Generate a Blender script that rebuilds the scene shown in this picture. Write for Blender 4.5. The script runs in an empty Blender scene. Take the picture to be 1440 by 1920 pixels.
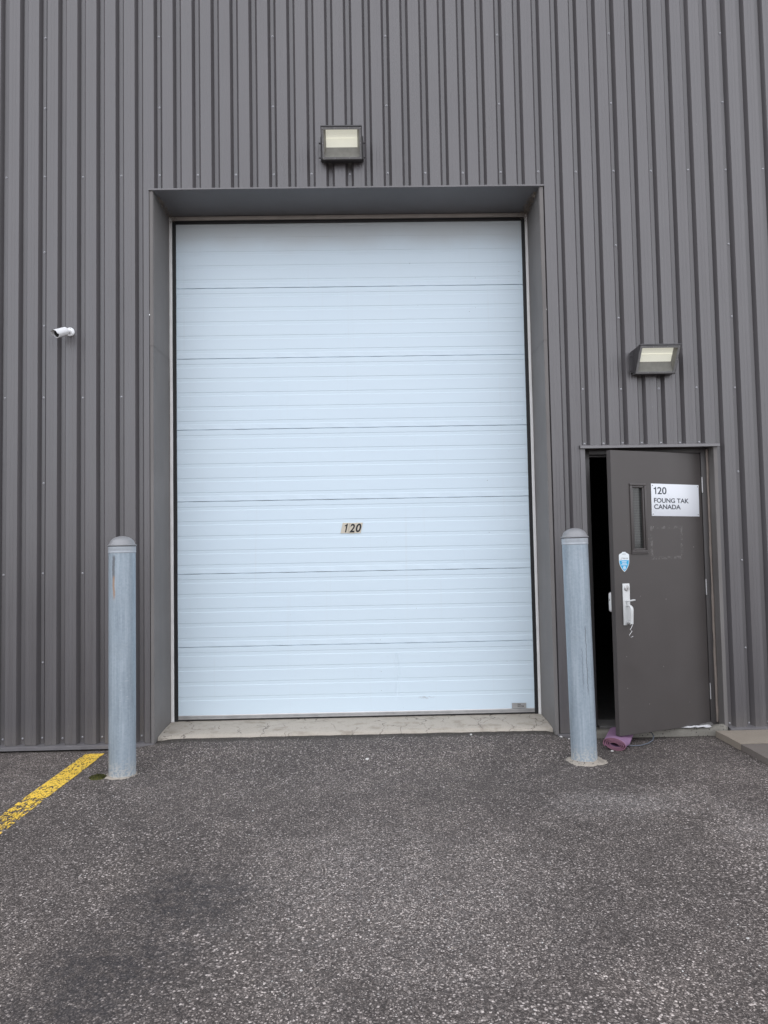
import bpy, bmesh, math, random
from mathutils import Vector, Matrix, noise

sc = bpy.context.scene
COL = sc.collection
R = math.radians

# ------------------------------------------------------------------ mesh helpers
class MB:
    """collects vertices and faces (with material slots) for ONE mesh object"""
    def __init__(s): s.v = []; s.f = []; s.m = []
    def face(s, pts, m=0):
        i = len(s.v); s.v += [tuple(p) for p in pts]; s.f.append(tuple(range(i, i + len(pts)))); s.m.append(m)
    def add(s, vs, fs, m=0):
        i = len(s.v); s.v += [tuple(p) for p in vs]
        for f in fs: s.f.append(tuple(i + k for k in f)); s.m.append(m)
    def bm(s, b, m=0, mat=None):
        b.verts.index_update()
        s.add([(mat @ v.co if mat else v.co) for v in b.verts], [[v.index for v in f.verts] for f in b.faces], m); b.free()
    def box(s, x0, x1, y0, y1, z0, z1, bev=0.0, m=0, mat=None, seg=2):
        b = bmesh.new(); bmesh.ops.create_cube(b, size=1)
        for v in b.verts:
            v.co = Vector(((x0 + x1) / 2 + v.co.x * (x1 - x0), (y0 + y1) / 2 + v.co.y * (y1 - y0), (z0 + z1) / 2 + v.co.z * (z1 - z0)))
        if bev: bmesh.ops.bevel(b, geom=list(b.edges), offset=bev, segments=seg, profile=.5, affect='EDGES')
        s.bm(b, m, mat)
    def grid(s, P, m=0):
        """P: rows of points"""
        n = len(P[0]); i = len(s.v)
        for r in P: s.v += [tuple(p) for p in r]
        for a in range(len(P) - 1):
            for b in range(n - 1):
                k = i + a * n + b
                s.f.append((k, k + 1, k + n + 1, k + n)); s.m.append(m)
    def lathe(s, prof, n=40, m=0, mat=None, cap0=False, cap1=False):
        vs = []; fs = []
        for r, z in prof:
            for k in range(n):
                a = 2 * math.pi * k / n; p = Vector((r * math.cos(a), r * math.sin(a), z)); vs.append(mat @ p if mat else p)
        for j in range(len(prof) - 1):
            for k in range(n):
                k2 = (k + 1) % n; fs.append((j * n + k, j * n + k2, (j + 1) * n + k2, (j + 1) * n + k))
        if cap0: fs.append(tuple(range(n))[::-1])
        if cap1: fs.append(tuple((len(prof) - 1) * n + k for k in range(n)))
        s.add(vs, fs, m)
    def prism(s, poly, x0, x1, m=0, axis='x'):
        """polygon in (y,z) extruded along x"""
        n = len(poly); vs = [(x0, y, z) for y, z in poly] + [(x1, y, z) for y, z in poly]
        fs = [tuple(range(n))[::-1], tuple(range(n, 2 * n))] + [(k, (k + 1) % n, n + (k + 1) % n, n + k) for k in range(n)]
        s.add(vs, fs, m)
    def tube(s, pts, r, n=8, m=0, cap=True):
        pts = [Vector(p) for p in pts]; vs = []; fs = []
        up = Vector((0, 0, 1)); prev = None
        for i, p in enumerate(pts):
            t = (pts[min(i + 1, len(pts) - 1)] - pts[max(i - 1, 0)]).normalized()
            if prev is None:
                a = t.cross(up); a = a if a.length > .05 else t.cross(Vector((1, 0, 0)))
            else: a = prev - t * prev.dot(t)
            a.normalize(); prev = a; b = t.cross(a)
            rr = r[i] if isinstance(r, (list, tuple)) else r
            for k in range(n):
                q = 2 * math.pi * k / n; vs.append(p + a * (rr * math.cos(q)) + b * (rr * math.sin(q)))
        for i in range(len(pts) - 1):
            for k in range(n):
                k2 = (k + 1) % n; fs.append((i * n + k, i * n + k2, (i + 1) * n + k2, (i + 1) * n + k))
        if cap: fs.append(tuple(range(n))[::-1]); fs.append(tuple((len(pts) - 1) * n + k for k in range(n)))
        s.add(vs, fs, m)
    def build(s, name, mats, parent=None, loc=None, rot=None, smooth=None):
        me = bpy.data.meshes.new(name); me.from_pydata(s.v, [], s.f)
        for m in (mats if isinstance(mats, (list, tuple)) else [mats]): me.materials.append(m)
        me.polygons.foreach_set('material_index', s.m)
        b = bmesh.new(); b.from_mesh(me); bmesh.ops.recalc_face_normals(b, faces=list(b.faces)) if smooth != 'open' else None
        b.to_mesh(me); b.free()
        if smooth not in (None, 'open'):
            me.polygons.foreach_set('use_smooth', [True] * len(me.polygons)); me.set_sharp_from_angle(angle=R(smooth))
        me.update()
        o = bpy.data.objects.new(name, me); COL.objects.link(o)
        if parent: o.parent = parent
        if loc: o.location = loc
        if rot: o.rotation_euler = rot
        return o

def tag(o, label=None, cat=None, group=None, kind=None):
    for k, v in (('label', label), ('category', cat), ('group', group), ('kind', kind)):
        if v: o[k] = v
    return o
def empty(name, loc=(0, 0, 0), rot=(0, 0, 0), parent=None):
    o = bpy.data.objects.new(name, None); COL.objects.link(o); o.location = loc; o.rotation_euler = rot
    o.empty_display_size = .1
    if parent: o.parent = parent
    return o
def copy_tree(o, parent=None):
    c = o.copy(); COL.objects.link(c)
    if parent: c.parent = parent
    for ch in list(o.children): copy_tree(ch, c)
    return c
def text_mesh(txt, size, shear=0.0, offset=0.0, extrude=0.0006, spacing=1.0, line=1.0, sx=1.0):
    """flat lettering in the local XZ plane facing -Y; origin at the left of the baseline"""
    cu = bpy.data.curves.new('t', 'FONT'); cu.body = txt; cu.size = size; cu.shear = shear; cu.offset = offset
    cu.extrude = extrude; cu.space_character = spacing; cu.space_line = line; cu.resolution_u = 6
    o = bpy.data.objects.new('t', cu); COL.objects.link(o)
    dg = bpy.context.evaluated_depsgraph_get(); me = bpy.data.meshes.new_from_object(o.evaluated_get(dg))
    bpy.data.objects.remove(o); bpy.data.curves.remove(cu)
    vs = [(v.co.x * sx, -v.co.z, v.co.y) for v in me.vertices]; fs = [tuple(p.vertices) for p in me.polygons]
    bpy.data.meshes.remove(me)
    return vs, fs
def figure_one(mb, x0, x1, z0, cap, y, lean=0.0, w=.34, m=0, foot=False):
    """a figure 1 with a flag"""
    W_ = x1 - x0; st = W_ * w
    out = [(x1 - st, 0), (x1, 0), (x1, cap), (x1 - st * .75, cap), (x1 - st * 1.25, cap * .87), (x0, cap * .80), (x0, cap * .68), (x1 - st, cap * .71)]
    P_ = [(x + lean * z, y, z0 + z) for x, z in out]; Q_ = [(a, y + .0008, c) for a, b_, c in P_]; n = len(P_)
    mb.add(P_ + Q_, [(0, 1, 2, 7), (2, 3, 4, 7), (4, 5, 6, 7)] + [(k, (k + 1) % n, n + (k + 1) % n, n + k) for k in range(n)], m)
def fit_text(mb, txt, x0, x1, z0, cap, y, m=0, **k):
    """set lettering so that it spans x0..x1 with its baseline at z0 and capital height cap"""
    vs, fs = text_mesh(txt, 1.0, **k)
    xs = [v[0] for v in vs]; zs = [v[2] for v in vs]
    ax, bx = min(xs), max(xs); az, bz = min(zs), max(zs)
    mb.add([(x0 + (v[0] - ax) / (bx - ax) * (x1 - x0), y + v[1] * .5, z0 + (v[2] - az) / (bz - az) * cap) for v in vs], fs, m)

# ------------------------------------------------------------------ material helpers
class NT:
    def __init__(s, name):
        s.mat = bpy.data.materials.new(name); s.mat.use_nodes = True
        s.t = s.mat.node_tree; s.b = s.t.nodes['Principled BSDF']; s._co = None
    def n(s, typ, **k):
        nd = s.t.nodes.new(typ)
        for a, v in k.items(): setattr(nd, a, v)
        return nd
    def set(s, sock, val):
        if hasattr(val, 'is_linked') or hasattr(val, 'links'): s.t.links.new(val, sock)
        else: sock.default_value = val
    def co(s, scale=(1, 1, 1), loc=(0, 0, 0)):
        if s._co is None: s._co = s.n('ShaderNodeTexCoord').outputs['Object']
        if scale == (1, 1, 1) and loc == (0, 0, 0): return s._co
        m = s.n('ShaderNodeMapping'); s.set(m.inputs['Vector'], s._co); m.inputs['Scale'].default_value = scale; m.inputs['Location'].default_value = loc
        return m.outputs[0]
    def noise(s, scale, detail=4, rough=.55, vec=None, dist=0.0):
        nd = s.n('ShaderNodeTexNoise'); s.set(nd.inputs['Vector'], vec if vec is not None else s.co())
        nd.inputs['Scale'].default_value = scale; nd.inputs['Detail'].default_value = detail; nd.inputs['Roughness'].default_value = rough; nd.inputs['Distortion'].default_value = dist
        return nd.outputs['Fac']
    def vor(s, scale, vec=None, feature='F1', rnd=1.0):
        nd = s.n('ShaderNodeTexVoronoi', feature=feature); s.set(nd.inputs['Vector'], vec if vec is not None else s.co())
        nd.inputs['Scale'].default_value = scale; nd.inputs['Randomness'].default_value = rnd
        return nd
    def math(s, op, a, b=0.0, c=0.0, clamp=False):
        nd = s.n('ShaderNodeMath', operation=op, use_clamp=clamp)
        s.set(nd.inputs[0], a); s.set(nd.inputs[1], b)
        if len(nd.inputs) > 2: s.set(nd.inputs[2], c)
        return nd.outputs[0]
    def ramp(s, fac, stops, interp='LINEAR'):
        nd = s.n('ShaderNodeValToRGB'); s.set(nd.inputs[0], fac); cr = nd.color_ramp; cr.interpolation = interp
        while len(cr.elements) < len(stops): cr.elements.new(.5)
        for e, (p, c) in zip(cr.elements, stops):
            e.position = p; e.color = (c, c, c, 1) if not isinstance(c, (tuple, list)) else (*c, 1)
        return nd.outputs[0]
    def step(s, fac, a, b, lo=0.0, hi=1.0):
        nd = s.n('ShaderNodeMapRange', interpolation_type='SMOOTHSTEP'); s.set(nd.inputs[0], fac)
        nd.inputs[1].default_value = a; nd.inputs[2].default_value = b; nd.inputs[3].default_value = lo; nd.inputs[4].default_value = hi
        return nd.outputs[0]
    def mix(s, fac, a, b, blend='MIX'):
        nd = s.n('ShaderNodeMix', data_type='RGBA', blend_type=blend)
        s.set(nd.inputs[0], fac)
        for sock, v in ((nd.inputs[6], a), (nd.inputs[7], b)):
            s.set(sock, (*v, 1) if isinstance(v, (tuple, list)) and len(v) == 3 else v)
        return nd.outputs[2]
    def xyz(s):
        nd = s.n('ShaderNodeSeparateXYZ'); s.set(nd.inputs[0], s.co()); return nd.outputs
    def bump(s, h, strength=.3, dist=.01, normal=None):
        nd = s.n('ShaderNodeBump'); s.set(nd.inputs['Height'], h); nd.inputs['Strength'].default_value = strength; nd.inputs['Distance'].default_value = dist
        if normal is not None: s.set(nd.inputs['Normal'], normal)
        s.t.links.new(nd.outputs[0], s.b.inputs['Normal']); return nd.outputs[0]
    def out(s, color=None, rough=None, metal=None, spec=None):
        if color is not None: s.set(s.b.inputs['Base Color'], (*color, 1) if isinstance(color, (tuple, list)) and len(color) == 3 else color)
        if rough is not None: s.set(s.b.inputs['Roughness'], rough)
        if metal is not None: s.b.inputs['Metallic'].default_value = metal
        if spec is not None: s.b.inputs['Specular IOR Level'].default_value = spec
        return s.mat

def painted(name, col, rough=.45, var=.12, dirt=.0, bump=.05, spec=.5, base_dirt=False):
    t = NT(name)
    n1 = t.noise(1.3, 5, .6); n2 = t.noise(1.0, 4, .6, t.co((14, 14, .5)))
    k = t.math('ADD', t.math('MULTIPLY', n1, .5), t.math('MULTIPLY', n2, .5))
    f = t.step(k, .3, .7, 1 - var, 1 + var)
    c = t.mix(1.0, col, t.n('ShaderNodeCombineColor').outputs[0], 'MULTIPLY')
    cc = t.t.nodes[-1] if False else None
    comb = [x for x in t.t.nodes if x.type == 'COMBINE_COLOR'][-1]
    for i in range(3): t.set(comb.inputs[i], f)
    if base_dirt:   # rain splash on the lowest part of the sheets, a few scratches
        z = t.xyz()[2]; m = t.step(t.math('ADD', z, t.math('MULTIPLY', t.noise(6, 5, .7), .45)), .22, .50, 1, 0)
        c = t.mix(t.math('MULTIPLY', m, .22), c, (.20, .18, .155))
        sc_ = t.vor(3.1, t.co((6, 1, 1))); m2 = t.math('MULTIPLY', t.step(sc_.outputs['Distance'], .012, .03, 1, 0), t.step(t.noise(2, 2), .5, .6)); c = t.mix(t.math('MULTIPLY', m2, .6), c, (.4, .39, .38))
    if dirt:
        sp = t.vor(38); m = t.step(sp.outputs['Distance'], .05, .11, 1, 0)
        m = t.math('MULTIPLY', m, t.step(t.noise(2.1, 2), .52, .68)); m = t.math('MULTIPLY', m, dirt)
        c = t.mix(m, c, (.32, .3, .28))
    t.bump(t.math('ADD', t.math('MULTIPLY', t.noise(2.2, 2, .5, t.co((1, 1, .35))), .9), t.math('MULTIPLY', t.noise(180, 2), .015)), bump, .05)
    return t.out(c, t.step(n2, .3, .7, rough - .06, rough + .08), None, spec)

M = {}
M['clad'] = painted('clad_paint', (.088, .0825, .0865), .34, .08, .0, .06, 1.0, True)
M['flash'] = painted('flashing_paint', (.172, .163, .158), .62, .16, .5, .10, .35)
M['soffit'] = painted('soffit_paint', (.15, .145, .15), .45, .12, .5, .06)
M['lip'] = painted('trim_paint', (.135, .129, .134), .34, .08, 0, .05, .9)
M['side'] = painted('back_wall_paint', (.16, .155, .16), .5)
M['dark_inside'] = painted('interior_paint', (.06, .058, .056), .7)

def m_screw():
    t = NT('screw_steel'); return t.out((.42, .42, .44), .35, .75)
M['screw'] = m_screw()
def m_plain(name, col, rough=.5, metal=0.0, var=.1, scale=30):
    t = NT(name); n = t.noise(scale, 4)
    return t.out(t.mix(n, tuple(x * (1 - var) for x in col), tuple(min(1, x * (1 + var)) for x in col)), t.step(n, .2, .8, rough - .05, rough + .05), metal)
M['rubber'] = m_plain('black_rubber', (.012, .012, .013), .55)
M['white_trim'] = m_plain('white_trim_metal', (.80, .80, .79), .35, 0, .15, 9)
M['header_trim'] = m_plain('header_trim_metal', (.42, .39, .36), .5, 0, .2, 9)
M['alu'] = m_plain('aluminium', (.55, .55, .55), .38, .8, .2, 14)
M['steel'] = m_plain('bright_steel', (.62, .62, .62), .25, 1.0, .1)
M['frame'] = painted('door_frame_paint', (.066, .061, .06), .4, .1, .3)
M['white_enamel'] = m_plain('white_enamel', (.64, .655, .65), .32, 0, .05, 40)
M['black'] = m_plain('black_ink', (.015, .015, .017), .5)
M['ink'] = m_plain('slate_ink', (.05, .06, .075), .5)
M['lamp_body'] = m_plain('bronze_powdercoat', (.062, .060, .063), .45, 0, .3, 40)
M['lamp_rim'] = m_plain('bezel_powdercoat', (.24, .24, .24), .45, 0, .3, 40)
M['reflector'] = m_plain('cream_reflector', (.80, .78, .66), .45, 0, .04, 12)
def m_refl():
    t = NT('cream_reflector_lit'); n = t.noise(14, 3); c = t.mix(n, (.76, .75, .67), (.82, .81, .73))
    t.b.inputs['Emission Color'].default_value = (1, .98, .86, 1); t.b.inputs['Emission Strength'].default_value = .215
    return t.out(c, .45)
M['reflector'] = m_refl()
M['reflector_floor'] = m_plain('dusty_reflector', (.30, .29, .27), .45, 0, .35, 18)
M['cam_white'] = m_plain('white_plastic', (.80, .81, .82), .3, 0, .03)
M['lens_black'] = m_plain('lens_black', (.008, .008, .009), .12)
M['sealant'] = m_plain('brown_sealant', (.235, .20, .175), .7, 0, .25, 40)
M['web'] = m_plain('web_dust', (.22, .19, .16), .95)
M['plastic'] = m_plain('white_film', (.52, .52, .53), .3, 0, .1)
M['cable'] = m_plain('blue_grey_jacket', (.10, .115, .14), .5)
M['sticker_white'] = m_plain('sticker_white', (.80, .86, .88), .35, 0, .02)
M['sticker_blue'] = m_plain('sticker_blue', (.015, .40, .72), .35, 0, .05)
M['decal_beige'] = m_plain('decal_beige', (.62, .57, .47), .5, 0, .12, 60)
M['sign_white'] = m_plain('sign_white', (.76, .79, .83), .3, 0, .02, 8)

def m_door_white():
    t = NT('door_white_paint'); x = t.xyz()
    big = t.noise(.8, 4, .5); c = t.mix(big, (.645, .77, .862), (.685, .80, .875))
    # faint vertical run marks and fly specks
    runs = t.noise(1.0, 3, .6, t.co((30, 1, .8))); c = t.mix(t.math('MULTIPLY', t.step(runs, .6, .8), .10), c, (.55, .55, .53))
    sp = t.vor(16); r = t.n('ShaderNodeSeparateColor'); t.set(r.inputs[0], sp.outputs['Color'])
    m = t.math('MULTIPLY', t.step(sp.outputs['Distance'], .035, .06, 1, 0), t.step(r.outputs[0], .80, .86))
    m = t.math('MULTIPLY', m, t.step(t.math('ADD', t.math('MULTIPLY', x[0], .25), t.math('MULTIPLY', t.noise(1.2, 2), .8)), .95, 1.35, .25, 1.0))
    c = t.mix(t.math('MULTIPLY', m, .75), c, (.12, .12, .12))
    # settled grime on the top section under the header
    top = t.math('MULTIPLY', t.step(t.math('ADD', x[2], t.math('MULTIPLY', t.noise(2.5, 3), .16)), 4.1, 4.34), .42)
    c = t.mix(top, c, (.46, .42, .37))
    # scuff
    sx = t.math('SUBTRACT', x[0], 2.995); sz = t.math('SUBTRACT', x[2], .248)
    d = t.math('SQRT', t.math('ADD', t.math('POWER', t.math('DIVIDE', sx, .09), 2.0), t.math('POWER', t.math('DIVIDE', sz, .016), 2.0)))
    sc_ = t.math('MULTIPLY', t.step(d, .3, 1.0, 1, 0), t.step(t.noise(35, 3), .45, .6)); c = t.mix(t.math('MULTIPLY', sc_, .5), c, (.35, .35, .36))
    # embossed grain + oil canning + crease dent
    g = t.noise(1.0, 3, .6, t.co((22, 1, 160)), 1.2)
    oc = t.noise(1.0, 2, .5, t.co((2.3, 1, 4.0)))
    zc = x[2]
    xc = t.math('ADD', 2.765, t.math('MULTIPLY', t.math('ABSOLUTE', t.math('SUBTRACT', zc, .44)), -.09))
    dx = t.math('ABSOLUTE', t.math('SUBTRACT', x[0], xc))
    cr = t.math('MULTIPLY', t.step(dx, 0, .022, 1, 0), t.math('MULTIPLY', t.step(zc, .22, .34), t.step(zc, .56, .64, 1, 0)))
    h = t.math('ADD', t.math('MULTIPLY', g, .05), t.math('MULTIPLY', oc, .55)); h = t.math('SUBTRACT', h, t.math('MULTIPLY', cr, 1.2))
    t.bump(h, .25, .02)
    return t.out(c, .38, 0, .4)
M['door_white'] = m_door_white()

def m_entry():
    t = NT('entry_door_paint'); x = t.xyz()
    n1 = t.noise(3, 5, .6); c = t.mix(n1, (.062, .0555, .053), (.076, .0675, .065))
    # glue residue of a removed notice (hollow rectangle)
    u = t.math('ABSOLUTE', t.math('SUBTRACT', x[0], -.375)); w = t.math('ABSOLUTE', t.math('SUBTRACT', x[2], 1.505))
    e = t.math('MAXIMUM', t.math('SUBTRACT', u, .15), t.math('SUBTRACT', w, .118))
    band = t.math('MULTIPLY', t.step(t.math('ABSOLUTE', e), .006, .016, 1, 0), t.step(t.noise(26, 5, .75), .47, .60))
    band = t.math('MULTIPLY', band, t.step(x[1], .001, .006, 1, 0)); c = t.mix(t.math('MULTIPLY', band, .28), c, (.30, .29, .28))
    # chips in the paint
    v = t.vor(20); r = t.n('ShaderNodeSeparateColor'); t.set(r.inputs[0], v.outputs['Color'])
    ch = t.math('MULTIPLY', t.step(v.outputs['Distance'], .04, .09, 1, 0), t.step(r.outputs[0], .86, .92)); c = t.mix(t.math('MULTIPLY', ch, .7), c, (.4, .38, .36))
    t.bump(t.math('ADD', t.noise(3, 2), t.math('MULTIPLY', t.noise(220, 2), .03)), .08, .03)
    return t.out(c, t.step(n1, .3, .7, .34, .46))
M['entry'] = m_entry()

def m_galv():
    t = NT('galvanised_steel'); x = t.xyz()
    st = t.math('ADD', t.math('MULTIPLY', t.noise(1.0, 5, .7, t.co((60, 60, 2.2))), .6), t.math('MULTIPLY', t.noise(1.0, 4, .6, t.co((16, 16, 2.5))), .4)); sp = t.vor(85)
    big = t.noise(4, 4); c = t.ramp(st, [(.28, (.235, .285, .33)), (.5, (.325, .39, .445)), (.72, (.45, .515, .57))])
    sg = t.n('ShaderNodeSeparateColor'); t.set(sg.inputs[0], sp.outputs['Color']); gc = t.ramp(sg.outputs[0], [(0, (.3, .3, .3)), (1, (.7, .7, .7))]); c = t.mix(.2, c, gc, 'SOFT_LIGHT')
    c = t.mix(t.step(big, .5, .75, 0, .35), c, (.30, .34, .375))
    ang = t.math('ARCTAN2', x[1], x[0])
    def streak(a0, w, z0, z1, col, k, ns=14):
        global_n = t.noise(1.0, 3, .6, t.co((3, 3, ns)))
        d = t.math('ABSOLUTE', t.math('ADD', t.math('SUBTRACT', ang, a0), t.math('MULTIPLY', t.math('SUBTRACT', global_n, .5), .22)))
        m = t.math('MULTIPLY', t.step(d, w * .4, w, 1, 0), t.math('MULTIPLY', t.step(x[2], z0, z0 + .06), t.step(x[2], z1 - .03, z1, 1, 0)))
        return t.mix(t.math('MULTIPLY', m, k), c, col)
    c = streak(-1.92, .17, 1.30, 1.50, (.10, .10, .105), .75)
    c = streak(-1.90, .13, 1.17, 1.36, (.36, .22, .13), .8)
    c = streak(1.9, .05, .45, .95, (.12, .13, .14), .7, 30)
    c = streak(1.55, .03, .5, .8, (.12, .13, .14), .6, 40)
    # scuffs where bumpers touched
    sm = t.math('MULTIPLY', t.step(t.noise(1, 4, .7, t.co((12, 12, 70))), .60, .68), t.math('MULTIPLY', t.step(x[2], .42, .48), t.step(x[2], .62, .68, 1, 0)))
    sm = t.math('MULTIPLY', sm, t.step(t.math('ABSOLUTE', t.math('SUBTRACT', ang, -1.15)), .2, .5, 1, 0)); c = t.mix(t.math('MULTIPLY', sm, .6), c, (.68, .71, .74))
    # cement splash round the foot
    ft = t.math('MULTIPLY', t.step(t.math('ADD', x[2], t.math('MULTIPLY', t.noise(30, 4), .16)), .10, .22, 1, 0), t.step(t.noise(70, 3), .42, .58)); c = t.mix(t.math('MULTIPLY', ft, .8), c, (.56, .56, .53))
    t.bump(t.math('ADD', st, t.math('MULTIPLY', sp.outputs['Distance'], .15)), .12, .01)
    return t.out(c, t.step(st, .3, .7, .42, .6), .35)
M['galv'] = m_galv()
def m_cap(name, a, b):
    t = NT(name); n = t.noise(14, 5, .6); c = t.mix(n, a, b)
    t.bump(n, .08, .01); return t.out(c, .5, .3)
M['cap'] = m_cap('weathered_cap', (.22, .225, .235), (.33, .335, .345))
M['weld'] = m_cap('weld_zinc', (.26, .29, .32), (.56, .60, .64))

def m_asphalt():
    t = NT('asphalt'); x = t.xyz()
    big = t.noise(.55, 5, .6); mid = t.noise(3.2, 4, .6)
    wv = t.n('ShaderNodeVectorMath', operation='ADD')
    nv = t.n('ShaderNodeTexNoise'); t.set(nv.inputs['Vector'], t.co()); nv.inputs['Scale'].default_value = 120; nv.inputs['Detail'].default_value = 2
    sv = t.n('ShaderNodeVectorMath', operation='SCALE'); t.set(sv.inputs[0], nv.outputs['Color']); sv.inputs['Scale'].default_value = .006
    t.set(wv.inputs[0], t.co()); t.set(wv.inputs[1], sv.outputs[0])
    v1 = t.vor(122, wv.outputs[0]); v2 = t.vor(230, wv.outputs[0])
    s1 = t.n('ShaderNodeSeparateColor'); t.set(s1.inputs[0], v1.outputs['Color'])
    s2 = t.n('ShaderNodeSeparateColor'); t.set(s2.inputs[0], v2.outputs['Color'])
    shift = t.math('MULTIPLY', t.math('SUBTRACT', t.math('ADD', t.math('MULTIPLY', big, .6), t.math('MULTIPLY', mid, .4)), .5), .34)
    # bleached patch and oil-dark patch, each with its own outline
    def patch(px, py, rx, ry, ns=5):
        d = t.math('SQRT', t.math('ADD', t.math('POWER', t.math('DIVIDE', t.math('SUBTRACT', x[0], px), rx), 2.0), t.math('POWER', t.math('DIVIDE', t.math('SUBTRACT', x[1], py), ry), 2.0)))
        d = t.math('ADD', d, t.math('MULTIPLY', t.math('SUBTRACT', t.noise(ns, 5, .65), .5), 1.6)); return t.step(d, .2, 1.25, 1, 0)
    pale = t.math('MAXIMUM', patch(4.0, -1.42, .55, .26), patch(4.75, -2.0, .45, .5)); pale = t.math('MAXIMUM', pale, t.math('MULTIPLY', patch(2.6, -2.5, .9, 1.0), .55))
    dark = t.math('MAXIMUM', patch(1.74, -2.50, .34, .42, 6), patch(1.60, -3.05, .34, .42, 6))
    sh = t.math('ADD', shift, t.math('MULTIPLY', pale, .10)); sh = t.math('SUBTRACT', sh, t.math('MULTIPLY', dark, .05))
    r1 = t.math('ADD', s1.outputs[0], sh); r2 = t.math('ADD', s2.outputs[1], sh)
    c1 = t.ramp(r1, [(0, (.050, .046, .043)), (.42, (.100, .093, .088)), (.72, (.172, .161, .153)), (.88, (.32, .305, .292)), (.97, (.60, .58, .565))])
    c2 = t.ramp(r2, [(0, (.044, .041, .039)), (.5, (.098, .091, .086)), (.85, (.20, .188, .178)), (1.0, (.52, .50, .48))])
    c = t.mix(t.step(s1.outputs[2], .50, .54), c2, c1)
    gap = t.step(v1.outputs['Distance'], .42, .72); c = t.mix(t.math('MULTIPLY', gap, .58), c, (.030, .027, .026))
    # traffic film, bleached scatter and an oily patch
    tone = t.math('ADD', t.math('MULTIPLY', t.noise(.9, 6, .7), .6), t.math('MULTIPLY', t.noise(7, 4, .65), .4))
    c = t.mix(1.0, c, t.ramp(tone, [(.32, (.70, .695, .70)), (.5, (1, 1, 1)), (.68, (1.26, 1.25, 1.23))]), 'MULTIPLY')
    dn = t.math('MULTIPLY', dark, t.math('MULTIPLY', t.step(t.noise(13, 5, .7), .36, .58), t.step(s1.outputs[1], .3, .9, 1, .5)))
    c = t.mix(t.math('MULTIPLY', dn, .74), c, (.028, .029, .034))
    c = t.mix(1.0, c, (.945, .88, .855), 'MULTIPLY')
    c = t.mix(t.math('MULTIPLY', t.math('MULTIPLY', pale, t.step(t.noise(40, 3), .40, .60)), .16), c, (.46, .45, .44))
    # earth washed against the foot of the wall and the sill
    edge = t.step(t.math('ADD', x[1], t.math('MULTIPLY', t.math('SUBTRACT', t.noise(9, 5, .7), .5), .16)), -.075, .01)
    c = t.mix(t.math('MULTIPLY', edge, .75), c, (.040, .035, .028))
    c = t.mix(1.0, c, t.ramp(big, [(.3, (.88, .88, .88)), (.7, (1.1, 1.09, 1.08))]), 'MULTIPLY')
    h = t.math('ADD', t.math('MULTIPLY', v1.outputs['Distance'], -1.0), t.math('MULTIPLY', v2.outputs['Distance'], -.45))
    h = t.math('ADD', h, t.math('MULTIPLY', s1.outputs[1], .5))
    t.bump(h, .65, .006)
    return t.out(c, .85, 0, .35)
M['asphalt'] = m_asphalt()

def m_concrete(name, a, b, crack=0.0, pits=0.0, stain=None):
    t = NT(name); n = t.noise(5, 6, .65); f = t.noise(90, 3)
    c = t.mix(n, a, b); c = t.mix(t.math('MULTIPLY', t.step(f, .45, .7), .2), c, tuple(x * .6 for x in a))
    h = t.math('ADD', n, t.math('MULTIPLY', f, .25))
    if stain: c = t.mix(t.step(t.noise(9, 4), .5, .72, 0, .7), c, stain)
    if crack:
        nv = t.n('ShaderNodeTexNoise'); t.set(nv.inputs['Vector'], t.co()); nv.inputs['Scale'].default_value = 11; nv.inputs['Detail'].default_value = 4
        sv = t.n('ShaderNodeVectorMath', operation='SCALE'); t.set(sv.inputs[0], nv.outputs['Color']); sv.inputs['Scale'].default_value = .14
        wv = t.n('ShaderNodeVectorMath', operation='ADD'); t.set(wv.inputs[0], t.co((1, .55, 0))); t.set(wv.inputs[1], sv.outputs[0])
        e = t.vor(5.2, wv.outputs[0], 'DISTANCE_TO_EDGE'); m = t.math('MULTIPLY', t.step(e.outputs['Distance'], .004, .018, 1, 0), t.step(t.noise(3.1, 3), .42, .52))
        c = t.mix(t.math('MULTIPLY', m, crack), c, (.07, .06, .055)); h = t.math('SUBTRACT', h, t.math('MULTIPLY', m, .8))
    if pits:
        v = t.vor(48); m = t.math('MULTIPLY', t.step(v.outputs['Distance'], .16, .28, 1, 0), t.step(t.noise(12, 2), .42, .55)); m = t.math('MULTIPLY', m, pits)
        c = t.mix(m, c, (.02, .02, .018)); h = t.math('SUBTRACT', h, m)
    t.bump(h, .5, .012)
    return t.out(c, .9, 0, .3)
M['sill'] = m_concrete('sill_concrete', (.40, .36, .305), (.50, .46, .40), .72, .18, (.29, .255, .205))
M['found'] = m_concrete('foundation_concrete', (.15, .14, .12), (.26, .25, .22), 0, .9)
M['footing'] = m_concrete('footing_mortar', (.25, .22, .185), (.46, .42, .36), 0, .8, (.16, .145, .125))
M['slab_pale'] = m_concrete('slab_pale', (.22, .19, .155), (.33, .29, .24), 0, .15)
M['slab_brown'] = m_concrete('slab_brown', (.13, .112, .10), (.20, .178, .16), 0, .15)
M['stone'] = m_concrete('stone_white', (.55, .54, .52), (.7, .69, .67))

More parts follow.
